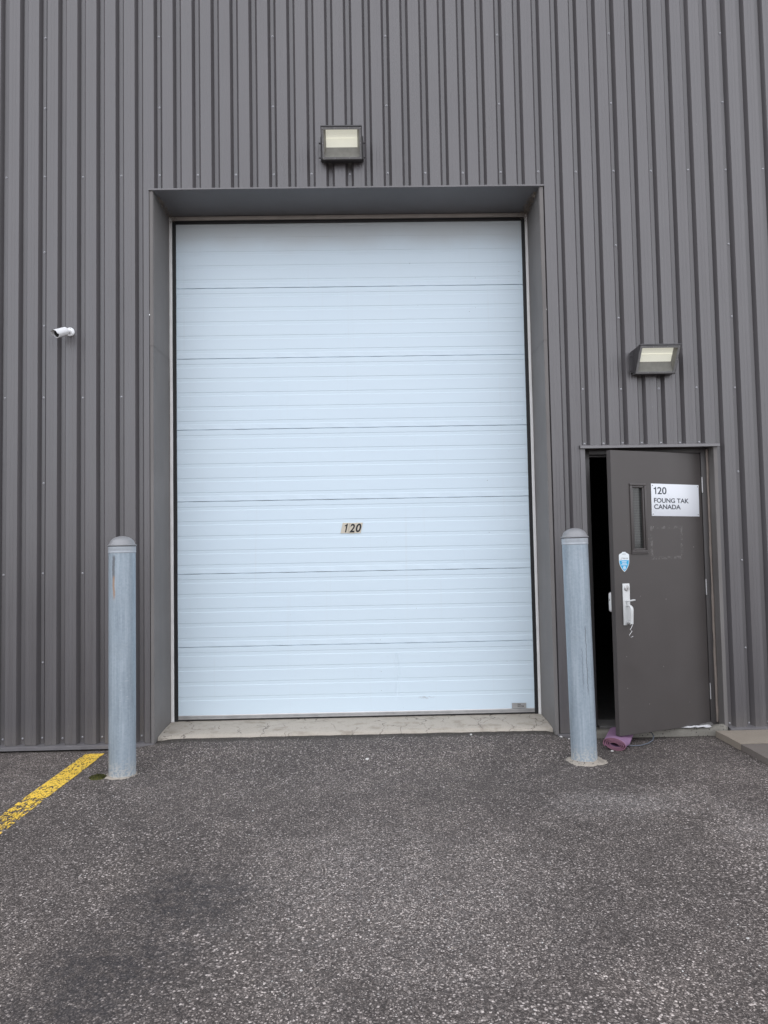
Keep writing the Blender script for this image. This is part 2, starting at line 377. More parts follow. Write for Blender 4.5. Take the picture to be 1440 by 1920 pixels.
def m_yellow():
    t = NT('yellow_road_paint')
    x = t.xyz(); n = t.noise(1.0, 5, .7, t.co((55, 22, 1))); n2 = t.noise(7, 4, .6); v = t.vor(105)
    c = t.mix(n2, (.90, .57, .05), (.95, .67, .11)); c = t.mix(t.step(v.outputs['Distance'], .4, .8, 0, .35), c, (.35, .22, .05))
    wear = t.math('ADD', t.math('MULTIPLY', n, .75), t.math('MULTIPLY', n2, .25))
    wear = t.math('ADD', wear, t.step(x[1], -1.45, -1.05, .085, 0))
    wear = t.math('ADD', wear, t.math('MULTIPLY', t.step(t.math('ABSOLUTE', t.math('ADD', x[1], 1.13)), .015, .05, 1, 0), .07))
    vc = t.n('ShaderNodeSeparateColor'); t.set(vc.inputs[0], v.outputs['Color']); wear = t.math('ADD', wear, t.math('MULTIPLY', t.math('MULTIPLY', t.step(v.outputs['Distance'], .35, .6), t.step(vc.outputs[0], .4, .7)), .11)); a = t.step(wear, .555, .59, 1, 0); t.set(t.b.inputs['Alpha'], a)
    t.bump(v.outputs['Distance'], .35, -.004)
    return t.out(c, .7)
M['yellow'] = m_yellow()
def m_mat():
    t = NT('mat_foam'); n = t.noise(60, 3); c = t.mix(n, (.235, .135, .232), (.275, .16, .27)); t.bump(t.vor(300).outputs['Distance'], .1, .003); return t.out(c, .75)
M['mat'] = m_mat()
M['mat_edge'] = m_plain('mat_edge_foam', (.265, .118, .165), .8, 0, .1, 90)
def m_moss():
    t = NT('moss_green'); n = t.noise(90, 4); return t.out(t.ramp(n, [(.3, (.018, .02, .004)), (.55, (.055, .058, .008)), (.75, (.12, .105, .02))]), .95)
M['moss'] = m_moss()
def m_glass(name, tint=(.9, .92, .92), k=1.0, rough=.02):
    """thin clear pane: Fresnel mirror over straight-through transmission"""
    t = NT(name); t.t.nodes.remove(t.b); out = [n for n in t.t.nodes if n.type == 'OUTPUT_MATERIAL'][0]
    tr = t.n('ShaderNodeBsdfTransparent'); tr.inputs[0].default_value = (*tint, 1)
    gl = t.n('ShaderNodeBsdfGlossy'); gl.inputs['Roughness'].default_value = rough
    fr = t.n('ShaderNodeFresnel'); fr.inputs[0].default_value = 1.5
    mx = t.n('ShaderNodeMixShader'); t.set(mx.inputs[0], t.math('MULTIPLY', fr.outputs[0], k, clamp=True)); t.set(mx.inputs[1], tr.outputs[0]); t.set(mx.inputs[2], gl.outputs[0])
    t.set(out.inputs[0], mx.outputs[0]); return t.mat
M['lamp_glass'] = m_glass('lamp_glass', (.93, .94, .92), 1.0, .08)
def m_wired():
    t = NT('wired_glass'); x = t.xyz()
    def line(v): return t.step(t.math('ABSOLUTE', t.math('SUBTRACT', t.math('FRACT', t.math('MULTIPLY', v, 80)), .5)), .36, .44)
    m = t.math('MAXIMUM', line(x[0]), line(x[2]))
    n = t.noise(7, 3)
    c = t.mix(t.math('MULTIPLY', m, .7), t.mix(n, (.010, .011, .011), (.03, .032, .03)), (.12, .125, .12)); t.bump(t.noise(4, 2), .05, .02)
    return t.out(c, .06)
M['wired'] = m_wired()

# ------------------------------------------------------------------ measurements (metres; wall face y = 0, ground z = 0)
OX0, OX1, OZ = .846, 3.984, 4.375          # overhead opening incl. its trim
EX0, EX1, EZ = 4.217, 5.303, 2.262         # entry opening incl. its trim
DEP = .478                                  # depth of the recess
WX0, WX1, WTOP, WBACK = -6.0, 11.5, 7.3, 12.0
P, VD = .1524, .038                         # rib pitch, rib depth
zJ = [3.7517 - .6096 * k for k in range(7)]

def ground_z(x, y):
    sm = lambda a, b, v: (lambda q: q * q * (3 - 2 * q))(max(0, min(1, (v - a) / (b - a))))
    r = sm(.55, 1.05, x) * (1 - sm(3.85, 4.15, x)) * sm(-.75, .0, y)
    z = .054 * r
    if -6 < x < 12 and -9 < y < .1:
        z += .006 * (noise.noise(Vector((x * 1.3, y * 1.3, 0))) ) * sm(.1, -.5, y)
    return z

# ------------------------------------------------------------------ ground
def axis(a, b, fine0, fine1, step, coarse):
    v = [a]
    for c in coarse:
        if a < c < fine0: v.append(c)
    t = fine0
    while t < fine1 + 1e-6: v.append(round(t, 4)); t += step
    for c in coarse:
        if fine1 < c < b: v.append(c)
    v.append(b); return v
gx = axis(-400, 400, -2.5, 7.5, .1, [-100, -30, -10, -5, 11, 30, 100])
gy = axis(-400, 60, -6.0, .5, .1, [-100, -30, -12, -8, 2, 12, 30])
mb = MB(); mb.grid([[(x, y, ground_z(x, y)) for x in gx] for y in gy])
g = mb.build('ground', M['asphalt'], smooth='open'); g.data.polygons.foreach_set('use_smooth', [True] * len(g.data.polygons))
tag(g, 'worn grey asphalt yard speckled with pale stone, sloping up to the roll-up door', 'asphalt', kind='structure')

# ------------------------------------------------------------------ warehouse
W = empty('warehouse'); tag(W, 'charcoal ribbed metal warehouse with a tall white roll-up door and a half open entry door', 'building')

def rib_profile(x0, x1):
    """(x, y) points of the ribbed sheet between x0 and x1"""
    pts = []
    k0 = math.floor(x0 / P) - 1; k1 = math.ceil(x1 / P) + 1
    for k in range(k0, k1 + 1):
        c = k * P
        pts += [(c - .0345, 0), (c - .0335, .001), (c - .0155, VD - .0012), (c - .0145, VD)]
        if k % 6 == 0: pts += [(c + .0105, VD), (c + .0112, VD + .006), (c + .0132, VD + .006), (c + .0139, VD - .001)]
        pts += [(c + .0145, VD - .001), (c + .0155, VD - .0022), (c + .0335, .001), (c + .0345, 0)]
        for o in (.0595, .0845): pts += [(c + o, 0), (c + o + .002, .0012), (c + o + .006, .0012), (c + o + .008, 0)]
    out = []
    for i in range(len(pts) - 1):
        (xa, ya), (xb, yb) = pts[i], pts[i + 1]
        for t0 in ((x0,) if xa < x0 < xb else ()):
            out.append((x0, ya + (yb - ya) * (x0 - xa) / (xb - xa)))
        if x0 <= xb <= x1: out.append((xb, yb))
        if xa < x1 < xb: out.append((x1, ya + (yb - ya) * (x1 - xa) / (xb - xa)))
    return out
wall = MB()
def cladding(x0, x1, z0, z1):
    pr = rib_profile(x0, x1); n = max(1, int((z1 - z0) / .6)); rows = []
    for j in range(n + 1):
        z = z0 + (z1 - z0) * j / n
        rows.append([(x, y + .0018 * noise.noise(Vector((x * 2.1, z * .8, 3.3))), z) for x, y in pr])
    wall.grid(rows)
    # folded lower end of the sheet, so a cut edge never looks paper thin
    wall.grid([[(x, y, z0) for x, y in pr], [(x, y + .012, z0 + .001) for x, y in pr]])
GAP = .006
cladding(WX0, OX0 - GAP, .045, WTOP)
cladding(OX0 - GAP, OX1 + GAP, OZ + .012, WTOP)
cladding(OX1 + GAP, EX0 - .002, .045, WTOP)
cladding(EX0 - .002, EX1 + .004, EZ + .016, WTOP)
cladding(EX1 + .004, WX1, .06, WTOP)
rnd = random.Random(4)
def screw(x, z, y=VD, s=1.0):
    mt = Matrix.Translation((x + rnd.uniform(-.002, .002), y - .0005, z + rnd.uniform(-.004, .004))) @ Matrix.Rotation(R(90), 4, 'X')
    wall.lathe([(.0085 * s, 0), (.0085 * s, .0018), (.0055 * s, .0022), (.0053 * s, .0075), (.003 * s, .009)], 8, 1, mt, cap1=True)
def clear(x, z):
    if OX0 - .02 < x < OX1 + .02 and z < OZ: return False
    if EX0 - .02 < x < EX1 + .02 and z < EZ: return False
    return True
for k in range(-6, 13):
    x = k * .9144
    if not WX0 < x < WX1: continue
    for z in (7.0, 6.25, 5.664, 5.081, 4.516, 3.90, 3.312, 2.733, 2.055, 1.352, .665):
        if clear(x, z): screw(x, z)
for q in range(-16, 34):
    x = q * 2 * P
    for z in (4.516, 2.733, 1.352, 6.25):
        if clear(x, z) and abs(x / .9144 - round(x / .9144)) > .05: screw(x, z)
for q in range(-18, 50):
    x = q * P
    if clear(x, .09): screw(x, .088)
    if OX0 + .03 < x < OX1: screw(x, OZ + .028, VD, .9)
    if EX0 < x < EX1: screw(x, EZ + .035)
wall.build('wall', [M['clad'], M['screw']], W, smooth='open')

mb = MB()
for x in (WX0, WX1):
    mb = MB(); mb.box(x - .02, x + .02, .05, WBACK, 0, WTOP - .05); mb.build('side_wall', M['side'], W)
mb = MB(); mb.box(WX0, WX1, WBACK - .04, WBACK, 0, WTOP - .05); mb.build('back_wall', M['side'], W)
mb = MB(); mb.box(WX0 - .05, WX1 + .05, -.03, WBACK + .05, WTOP, WTOP + .12, .01); mb.build('roof', M['lip'], W)
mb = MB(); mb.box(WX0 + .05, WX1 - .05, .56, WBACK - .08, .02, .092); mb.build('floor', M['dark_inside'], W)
# liner wall behind the sheet, with the two openings left free
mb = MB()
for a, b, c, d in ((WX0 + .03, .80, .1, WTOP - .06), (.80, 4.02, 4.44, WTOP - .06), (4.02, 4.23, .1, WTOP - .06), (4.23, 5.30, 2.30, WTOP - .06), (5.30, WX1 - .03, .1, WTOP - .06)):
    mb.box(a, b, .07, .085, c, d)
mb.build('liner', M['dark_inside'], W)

# base flashing: sloping shelf with a turned-down lip
def base_flash(x0, x1, z):
    m_ = MB(); n = max(2, int((x1 - x0) / .4)); rows = [[], [], [], [], []]
    for i in range(n + 1):
        x = x0 + (x1 - x0) * i / n; dz = .004 * noise.noise(Vector((x * 1.2, 7, 0))); dy = .004 * noise.noise(Vector((x * 1.5, 2, 0)))
        for r, (y, h) in zip(rows, ((.06, .030), (.03, .022), (-.026, .013), (-.029, .011), (-.030, -.012))): r.append((x, y + dy, z + h + dz))
    m_.grid(rows); m_.grid([rows[-1], [(x, y + .006, zz) for x, y, zz in rows[-1]]])
    for x in (x0, x1):
        pts = [r[0 if x == x0 else -1] for r in rows]; m_.face(pts + [(x, .06, z - .012)])
    return m_.build('base_flashing', M['lip'], W, smooth='open')
base_flash(WX0, .872, .025); base_flash(3.972, 4.222, .024); base_flash(5.31, WX1, .045)

# recess flashings: lip on the face, then the plane running back to the door; lapped at z = 3.13
def jamb(xl, xp, s):
    m_ = MB()
    zb_f, zb_b = .034, .092
    for z0, z1, o in ((None, 3.13, 0), (3.127, OZ, .0025)):
        a = zb_f if z0 is None else z0; b = zb_b if z0 is None else z0; am = a
        n = 10; rows = []
        for i in range(n + 1):
            q = i / n; f = lambda lo: lo + (z1 - lo) * q
            wob = .0025 * noise.noise(Vector((xp, f(a) * 1.3, 1)))
            rows.append([(xl, .012, f(a)), (xl, -.004 - o, f(a)), (xp - s * .002, -.004 - o, f(a)), (xp + s * o, -.001, f(a)),
                         (xp + s * (o + wob), .16, f(a + (b - a) * .33)), (xp + s * (o - wob), .32, f(a + (b - a) * .66)), (xp + s * o, DEP + .01, f(b))])
        m_.grid(rows)
    ob = m_.build('jamb_flashing', M['flash'], W, smooth='open'); return ob
jamb(OX0, .872, 1); jamb(OX1, 3.956, -1)
mb = MB(); n = 12; rows = [[] for _ in range(6)]
for i in range(n + 1):
    x = OX0 - .006 + (OX1 - OX0 + .012) * i / n; w = .002 * noise.noise(Vector((x * 1.7, 5, 5)))
    for r, (y, z) in zip(rows, ((.05, OZ + .026), (-.016, OZ + .012), (-.018, OZ - .001 + w), (-.012, OZ - .003 + w), (.2, OZ + w * 2), (DEP + .02, OZ))): r.append((x, y, z))
mb.grid(rows); mb.build('head_flashing', M['soffit'], W, smooth='open')
mb = MB(); mb.box(.80, 4.02, DEP + .012, DEP + .03, 4.30, 4.46); mb.build('header', M['dark_inside'], W)

# overhead door --------------------------------------------------------------
OD = empty('overhead_door', (0, 0, 0), parent=W)
tops = [4.3613] + zJ[:-1]
for k in range(7):
    zt, zb = tops[k], zJ[k]
    if k == 6: zb = .135
    H = .6096; prof = [(zt - .0004, .020), (zt - .0009, .003), (zt - .0032, .0)]
    for q in range(5):
        c = zJ[k] + H - (q + .5) * H / 5
        a = .0135
        if c - a - .006 < zb + .01: continue
        prof += [(c + a + .0035, 0), (c + a, .0020), (c - a, .0020), (c - a - .0035, 0)]
    prof += [(zb + .0032, 0), (zb + .0009, .003), (zb + .0004, .020)]
    xs = [.885 + (3.945 - .885) * i / 48 for i in range(49)]; rows = []
    ph = k * 1.7
    for j, (z, y) in enumerate(prof):
        row = []
        for x in xs:
            wv = .5 + .5 * math.sin(2 * math.pi * x / .27 + ph)
            z2, y2 = z, y
            if j in (0, 1) and k: z2 = z - .0016 * wv
            if j >= len(prof) - 3 and k < 6: y2 = y - .0028 * wv * (1 if j < len(prof) - 1 else 0)
            y2 += .0022 * noise.noise(Vector((x * 1.1, z * 3, k)))
            row.append((x, DEP + y2, z2))
        rows.append(row)
    m_ = MB(); m_.grid(rows)
    m_.grid([[(x, DEP + .02, prof[0][0]) for x in xs], [(x, DEP + .05, prof[0][0]) for x in xs], [(x, DEP + .05, prof[-1][0]) for x in xs], [(x, DEP + .02, prof[-1][0]) for x in xs]], 1)
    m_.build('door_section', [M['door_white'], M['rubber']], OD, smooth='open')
m_ = MB()   # bottom retainer and its rubber bulb
m_.prism([(DEP - .006, .108), (DEP - .006, .119), (DEP - .001, .121), (DEP - .001, .124), (DEP - .005, .126), (DEP - .005, .136), (DEP, .142), (DEP + .05, .142), (DEP + .05, .108)], .892, 3.938)
m_.build('bottom_bar', M['alu'], OD)
m_ = MB(); xs = [.892 + 3.046 * i / 40 for i in range(41)]
m_.grid([[(x, DEP + dy, .109) for x in xs] for dy in (.0,)] + [[(x, DEP - .004 + .002 * noise.noise(Vector((x * 3, 0, 0))), .101) for x in xs], [(x, DEP + .002, .0955 + .004 * max(0, noise.noise(Vector((x * 2.2, 4, 0))))) for x in xs], [(x, DEP + .05, .096) for x in xs]])
m_.build('bottom_seal', M['rubber'], OD, smooth='open')

def strip(name, mat, x0, x1, z0, z1, y0, y1, bev=.002, wob=0.0, vert=True):
    m_ = MB(); m_.box(x0, x1, y0, y1, z0, z1, bev)
    return m_.build(name, mat, W, smooth=40)
def wavy_strip(name, mat, xa, xb, z0, z1, y0, y1, amp, seed):
    """vertical strip whose edges wander a little"""
    m_ = MB(); n = 30; rows = []
    for i in range(n + 1):
        z = z0 + (z1 - z0) * i / n; w = amp * noise.noise(Vector((seed, z * .9, 0))); v = amp * .6 * noise.noise(Vector((seed + 9, z * 1.4, 0)))
        rows.append([(xa + w, y1, z), (xa + w, y0 + .003, z), (xa + w + .003, y0 + v * .5, z), (xb + v - .003, y0 + v * .5, z), (xb + v, y0 + .003, z), (xb + v, y1, z)])
    m_.grid(rows); m_.face(rows[0]); m_.face(rows[-1])
    return m_.build(name, mat, W, smooth=40)
wavy_strip('door_trim', M['white_trim'], .8735, .897, .094, 4.362, DEP - .026, DEP + .008, .002, 1)
wavy_strip('door_trim', M['white_trim'], 3.932, 3.9545, .094, 4.362, DEP - .026, DEP + .008, .002, 5)
strip('door_trim', M['header_trim'], .874, 3.954, 4.340, 4.3715, DEP - .024, DEP + .008)
wavy_strip('weather_seal', M['rubber'], .897, .9285, .096, 4.336, DEP - .012, DEP - .0045, .002, 2)
wavy_strip('weather_seal', M['rubber'], 3.902, 3.932, .096, 4.336, DEP - .012, DEP - .0045, .002, 7)
strip('weather_seal', M['rubber'], .900, 3.93, 4.3105, 4.339, DEP - .014, DEP - .0045)

# concrete sill of the roll-up door
mb = MB(); xs = [.874 + (3.954 - .874) * i / 60 for i in range(61)]; rows = []
for (y, z) in ((.066, -.06), (.066, .046), (.072, .066), (.14, .075), (.3, .088), (DEP + .06, .0945), (.7, .0945)):
    rows.append([(x, y + ((.018 * noise.noise(Vector((x * 6, 1, 0))) + .012 * noise.noise(Vector((x * 21, 5, 0)))) if y < .08 else 0), z + ((.005 * noise.noise(Vector((x * 7, 8, 0)))) if .05 < z < .08 else .0015 * noise.noise(Vector((x * 3, y * 5, 0))))) for x in xs])
mb.grid(rows); o = mb.build('door_sill', M['sill'], W, smooth='open')
for p in o.data.polygons: p.use_smooth = True
o['label'] = 'cracked pale concrete sill under the white roll-up door'

# entry opening ---------------------------------------------------------------
mb = MB()   # face trims with their returns
mb.grid([[(EX0, .014, z), (EX0, -.005, z), (4.2545, -.005, z), (4.256, -.003, z), (4.256, .105, z)] for z in (.045, .8, 1.6, EZ)])
mb.build('entry_trim', M['lip'], W, smooth='open')
mb = MB(); mb.grid([[(EX1, .014, z), (EX1, -.005, z), (5.2765, -.005, z), (5.275, -.003, z), (5.275, .105, z)] for z in (.07, .8, 1.6, EZ)])
mb.build('entry_trim', M['flash'], W, smooth='open')
mb = MB(); n = 16; rows = [[] for _ in range(6)]
for i in range(n + 1):
    x = EX0 - .004 + (EX1 - EX0 + .02) * i / n; w = .004 * noise.noise(Vector((x * 3.1, 1, 9)))
    for r, (y, z) in zip(rows, ((.05, EZ + .034), (-.020, EZ + .016), (-.024, EZ + .012), (-.026, EZ - .006 + w), (-.020, EZ - .008 + w), (.11, EZ + .002))): r.append((x, y + w * .6, z))
mb.grid(rows); mb.build('drip_cap', M['lip'], W, smooth='open')
mb = MB()   # steel frame: two jambs and a head with stops
mb.box(4.2575, 4.3185, .10, .23, .062, 2.268, .003); mb.box(5.2175, 5.2735, .10, .23, .062, 2.268, .003); mb.box(4.3175, 5.2185, .1012, .2288, 2.2185, 2.2665, .003)
mb.box(4.3175, 4.332, .15, .20, .1, 2.219, .002); mb.box(5.204, 5.2185, .15, .20, .1, 2.219, .002); mb.box(4.331, 5.205, .15, .20, 2.205, 2.2195, .002)
mb.build('door_frame', M['frame'], W, smooth=40)
mb = MB(); random.seed(3)
mb.tube([(5.266 + random.uniform(-.0015, .0015), .094, .085 + i * .09) for i in range(25)], [random.uniform(.0075, .0115) for i in range(25)], 8)
mb.build('sealant_bead', M['sealant'], W, smooth=60)
mb = MB()   # fluted aluminium threshold
pr = [(.055, .062), (.055, .070)]
for k in range(6): a = .062 + k * .022; pr += [(a, .079 + k * .0035), (a + .012, .0795 + k * .0035), (a + .014, .076 + k * .0035), (a + .019, .076 + k * .0035)]
pr += [(.215, .098), (.23, .0925), (.23, .062)]
M['threshold'] = m_plain('worn_threshold', (.13, .125, .12), .6, .3, .3, 20); mb.prism(pr, 4.3195, 5.2165); mb.build('threshold', M['threshold'], W)
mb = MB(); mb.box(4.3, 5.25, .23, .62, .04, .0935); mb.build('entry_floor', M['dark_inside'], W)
mb = MB(); xs = [4.224 + (5.30 - 4.224) * i / 40 for i in range(41)]; rows = []
def mound(x): return max(0, 1 - abs(x - 5.262) / .075)
for (y, z) in ((.0, -.08), (.004, .03), (.010, .052), (.03, .0605), (.12, .0608), (.24, .0608)):
    rows.append([(x, y + .006 * noise.noise(Vector((x * 9, z * 30, 0))) - .022 * mound(x) * (1 if y < .1 else 0), z + (.004 * noise.noise(Vector((x * 11, 3, y * 20))) if .0 < y < .05 else 0) + (.034 * mound(x) if z > .05 and y < .09 else 0)) for x in xs])
mb.grid(rows); o = mb.build('foundation', M['found'], W, smooth='open')
for p in o.data.polygons: p.use_smooth = True

# entry door leaf: local x runs from the free edge (-.891) to the hinge (0); outside face y = 0
ED = (5.213, .1, 0); TH = .3732; EW = .891; Z0, Z1 = .0695, 2.2135
mb = MB()
wx0, wx1, wz0, wz1 = -.700, -.592, 1.462, 1.930          # glazed slot
def slab(x0, x1, z0, z1): mb.box(x0, x1, 0, .045, z0, z1)
# leaf in one outline with a slot through it
def ring(y):
    return [(-EW, y, Z0), (0, y, Z0), (0, y, Z1), (-EW, y, Z1)], [(wx0, y, wz0), (wx1, y, wz0), (wx1, y, wz1), (wx0, y, wz1)]
b = .0025
O0, I0 = ring(0); O1, I1 = ring(.045)
O0 = [(-EW + b, 0, Z0 + b), (-b, 0, Z0 + b), (-b, 0, Z1 - b), (-EW + b, 0, Z1 - b)]
Om = [(-EW, b, Z0), (0, b, Z0), (0, b, Z1), (-EW, b, Z1)]
for k in range(4):
    q = (k + 1) % 4
    mb.face([O0[k], O0[q], I0[q], I0[k]]); mb.face([Om[k], Om[q], O0[q], O0[k]]); mb.face([O1[q], O1[k], I1[k], I1[q]])
    mb.face([Om[q], Om[k], O1[k], O1[q]]); mb.face([I0[k], I0[q], I1[q], I1[k]])
LEAF = mb.build('entry_door', M['entry'], W, ED, (0, 0, TH), smooth='open')
LEAF['label'] = 'dark brown steel entry door standing half open'
mb = MB()   # window frame: moulded outer band stepping down to the glass stop
def band(x0, x1, z0, z1, w, y0, y1):
    mb.box(x0, x1, y0, y1, z1 - w, z1, .0025); mb.box(x0, x1, y0, y1, z0, z0 + w, .0025); mb.box(x0, x0 + w, y0 + .0008, y1, z0 + w, z1 - w, .0025); mb.box(x1 - w, x1, y0 + .0008, y1, z0 + w, z1 - w, .0025)
band(-.7225, -.5675, 1.4315, 1.962, .017, -.010, .004); band(-.7045, -.5855, 1.4495, 1.944, .014, -.004, .018)
mb.box(-.727, -.563, -.013, .002, 1.4225, 1.4305, .002)
mb.build('window_frame', M['entry'], LEAF, smooth=40)
mb = MB(); mb.box(wx0 + .001, wx1 - .001, .019, .025, wz0 + .001, wz1 - .001); mb.build('window_pane', M['wired'], LEAF)
# lock plate and grip
mb = MB(); mb.box(-.8245, -.7585, -.010, 0, .888, 1.201, .005); mb.build('handle_plate', M['white_enamel'], LEAF, smooth=40)
mb = MB(); mb.lathe([(.0215, 0), (.0215, .006), (.018, .010), (.008, .0105)], 24, 0, Matrix.Translation((-.792, -.0095, 1.166)) @ Matrix.Rotation(R(90), 4, 'X'), cap1=True)
mb.box(-.7935, -.7905, -.0212, -.0205, 1.157, 1.170, 0, 1)
mb.build('lock_cylinder', [M['alu'], M['black']], LEAF, smooth=40)
mb = MB(); mb.lathe([(.016, 0), (.017, .006), (.012, .016), (.006, .018)], 20, 0, Matrix.Translation((-.786, -.0095, .906)) @ Matrix.Rotation(R(90), 4, 'X'), cap1=True)
mb.build('handle_boss', M['alu'], LEAF, smooth=40)
mb = MB(); mb.tube([(-.805, -.008, 1.068), (-.797, -.02, 1.071), (-.785, -.040, 1.072), (-.772, -.058, 1.077), (-.762, -.070, 1.079)], [.006, .007, .006, .0065, .004], 10)
mb.lathe([(.008, 0), (.008, .012)], 12, 0, Matrix.Translation((-.789, -.0095, 1.051)) @ Matrix.Rotation(R(90), 4, 'X'), cap1=True)
mb.build('thumb_latch', M['white_enamel'], LEAF, smooth=50)
mb = MB()
path = [(-.790, -.008, 1.036), (-.789, -.026, 1.037), (-.788, -.044, 1.033), (-.7875, -.055, 1.022), (-.787, -.058, 1.004), (-.787, -.056, .97), (-.787, -.053, .93), (-.787, -.051, .900)]
# flat grip: rectangular section swept along the path
sec = []
for i, p in enumerate(path):
    a, c_ = Vector(path[max(i - 1, 0)]), Vector(path[min(i + 1, len(path) - 1)]); t_ = (c_ - a).normalized(); nrm = Vector((1, 0, 0)).cross(t_).normalized()
    w_, h_ = .0125 if i > 2 else .009, .006
    sec.append([Vector(p) + Vector((sx * w_, 0, 0)) + nrm * (sy * h_) for sx, sy in ((-1, -.5), (-.7, -1), (.7, -1), (1, -.5), (1, .5), (.7, 1), (-.7, 1), (-1, .5))])
i0 = len(mb.v)
mb.grid([s_ + [s_[0]] for s_ in sec]); mb.face(sec[0]); mb.face(sec[-1])
mb.build('pull_handle', M['white_enamel'], LEAF, smooth=50)
mb = MB(); mb.box(-.893, -.80, .0455, .085, .985, 1.135, .018, 0, None, 4); mb.box(-.8935, -.8925, .06, .066, 1.07, 1.085, 0, 1); mb.build('inside_lock', [M['white_enamel'], M['black']], LEAF, smooth=50)
for zc in (1.962, 1.146, .326):
    m_ = MB()
    for q in range(5): m_.lathe([(.001, -.0005), (.0058, 0), (.0058, .0215), (.001, .0228)], 12, 0, Matrix.Translation((.005, -.006, zc - .058 + q * .0234)))
    m_.lathe([(.001, 0), (.0045, 0), (.004, .126), (.001, .128)], 10, 0, Matrix.Translation((.005, -.006, zc - .064)))
    m_.build('hinge', M['alu'], LEAF, smooth=40)

# matrix that carries door-leaf coordinates into the world (for the things fixed to the leaf)
def on_leaf(x, y, z): return Matrix.Translation(ED) @ Matrix.Rotation(TH, 4, 'Z') @ Vector((x, y, z))

# ------------------------------------------------------------------ sign on the entry door
S = MB(); S.box(-.241, .241, -.003, 0, -.126, .126, .001)
sgn = S.build('door_sign', M['sign_white'], None, on_leaf(-.2735, -.0006, 1.8355), (0, R(.6), TH), smooth=40)
tag(sgn, 'white rectangular sign reading 120 FOUNG TAK CANADA screwed to the brown entry door', 'sign')
L = MB()
figure_one(L, -.217, -.1925, .044, .057, -.0036, 0, .40); fit_text(L, '20', -.180, -.090, .044, .057, -.0033, offset=.016)
L.build('lettering', M['ink'], sgn); L = MB()
fit_text(L, 'FOUNG TAK', -.2165, .134, -.0225, .037, -.0033, offset=.022)
fit_text(L, 'CANADA', -.2175, .049, -.072, .037, -.0033, offset=.022)
L.build('lettering', M['ink'], sgn)
for sx in (-1, 1):
    for sz in (-1, 1):
        m_ = MB(); m_.lathe([(.0045, 0), (.004, .002), (.001, .0028)], 10, 0, Matrix.Translation((sx * .228, -.003, sz * .112)) @ Matrix.Rotation(R(90), 4, 'X'), cap1=True)
        m_.build('screw', M['lamp_rim'], sgn, smooth=40)

# shield sticker
def shield(w, h, n=14):
    pts = []
    top = [(-w * .98, h * .36), (-w * .78, h * .41), (-w * .42, h * .455), (-w * .3, h * .5), (w * .3, h * .5), (w * .42, h * .455), (w * .78, h * .41), (w * .98, h * .36)]
    rgt = []
    for i in range(n + 1):
        q = i / n; z = h * .36 + (-h * .5 - h * .36) * q; x = w * (1.0 if q < .35 else math.cos((q - .35) / .65 * math.pi / 2) ** .75); rgt.append((x, z))
    pts = top[:-1] + rgt + [(-x, z) for x, z in rgt[-2:0:-1]]
    return pts
mb = MB()
def plate(pts, y0, y1, m=0):
    n = len(pts); vs = [(x, y0, z) for x, z in pts] + [(x, y1, z) for x, z in pts]
    mb.add(vs, [tuple(range(n)), tuple(range(n, 2 * n))[::-1]] + [(k, (k + 1) % n, n + (k + 1) % n, n + k) for k in range(n)], m)
plate(shield(.048, .15), -.0012, 0)
stk = mb.build('security_sticker', M['sticker_white'], None, on_leaf(-.7965, -.0004, 1.364), (0, 0, TH))
tag(stk, 'white and blue shield shaped security sticker above the lock on the brown entry door', 'sticker')
mb = MB(); sh = [(x, z) for x, z in shield(.0435, .138) if z <= .008]; hx = .0435
rg = sorted([p_ for p_ in sh if p_[0] >= 0], key=lambda p_: -p_[1]); pl = [(hx, .012)] + rg + [(-x, z) for x, z in rg[::-1] if x > 1e-4] + [(-hx, .012)]
plate(pl, -.0018, -.0013); mb.build('blue_panel', M['sticker_blue'], stk)
mb = MB()
fit_text(mb, 'TELUS', -.018, .034, .021, .0105, -.0016)
mb.box(-.034, -.024, -.0019, -.0013, .019, .0215); mb.box(-.028, -.021, -.0019, -.0013, .028, .0305)
mb.box(-.017, .017, -.0019, -.0013, .058, .0605)
mb.build('lettering', M['ink'], stk)
mb = MB()
for z, w_ in ((.001, .024), (-.0105, .020), (-.022, .029)):
    x = -w_
    while x < w_ - .003: l = .0038; mb.box(x, x + l, -.0023, -.0018, z - .0032, z + .0032); x += .0052
mb.lathe([(.008, 0), (.0125, 0), (.0125, .0005), (.008, .0005), (.008, 0)], 18, 0, Matrix.Translation((0, -.0018, -.044)) @ Matrix.Rotation(R(90), 4, 'X'))
mb.box(-.004, .0035, -.0023, -.0018, -.049, -.040)
mb.build('emblem', M['sticker_white'], stk)

# wire hook hanging from the grip
mb = MB(); pts = []
base = [(0, 0, 0), (-.006, 0, -.012), (-.014, 0, -.026), (-.024, 0, -.038), (-.028, 0, -.043), (-.026, 0, -.049), (-.018, 0, -.052), (-.013, 0, -.050), (-.010, 0, -.053), (-.016, 0, -.061), (-.027, 0, -.070), (-.034, 0, -.081), (-.033, 0, -.092), (-.024, 0, -.099), (-.012, 0, -.096), (-.002, 0, -.091)]
mb.tube([(x - .003, y, z) for x, y, z in base], .0022, 8)
hk = mb.build('wire_hook', M['steel'], None, on_leaf(-.775, -.051, .900), (0, 0, TH), smooth=60)
tag(hk, 'bent steel wire S hook dangling from the white door handle', 'hook')

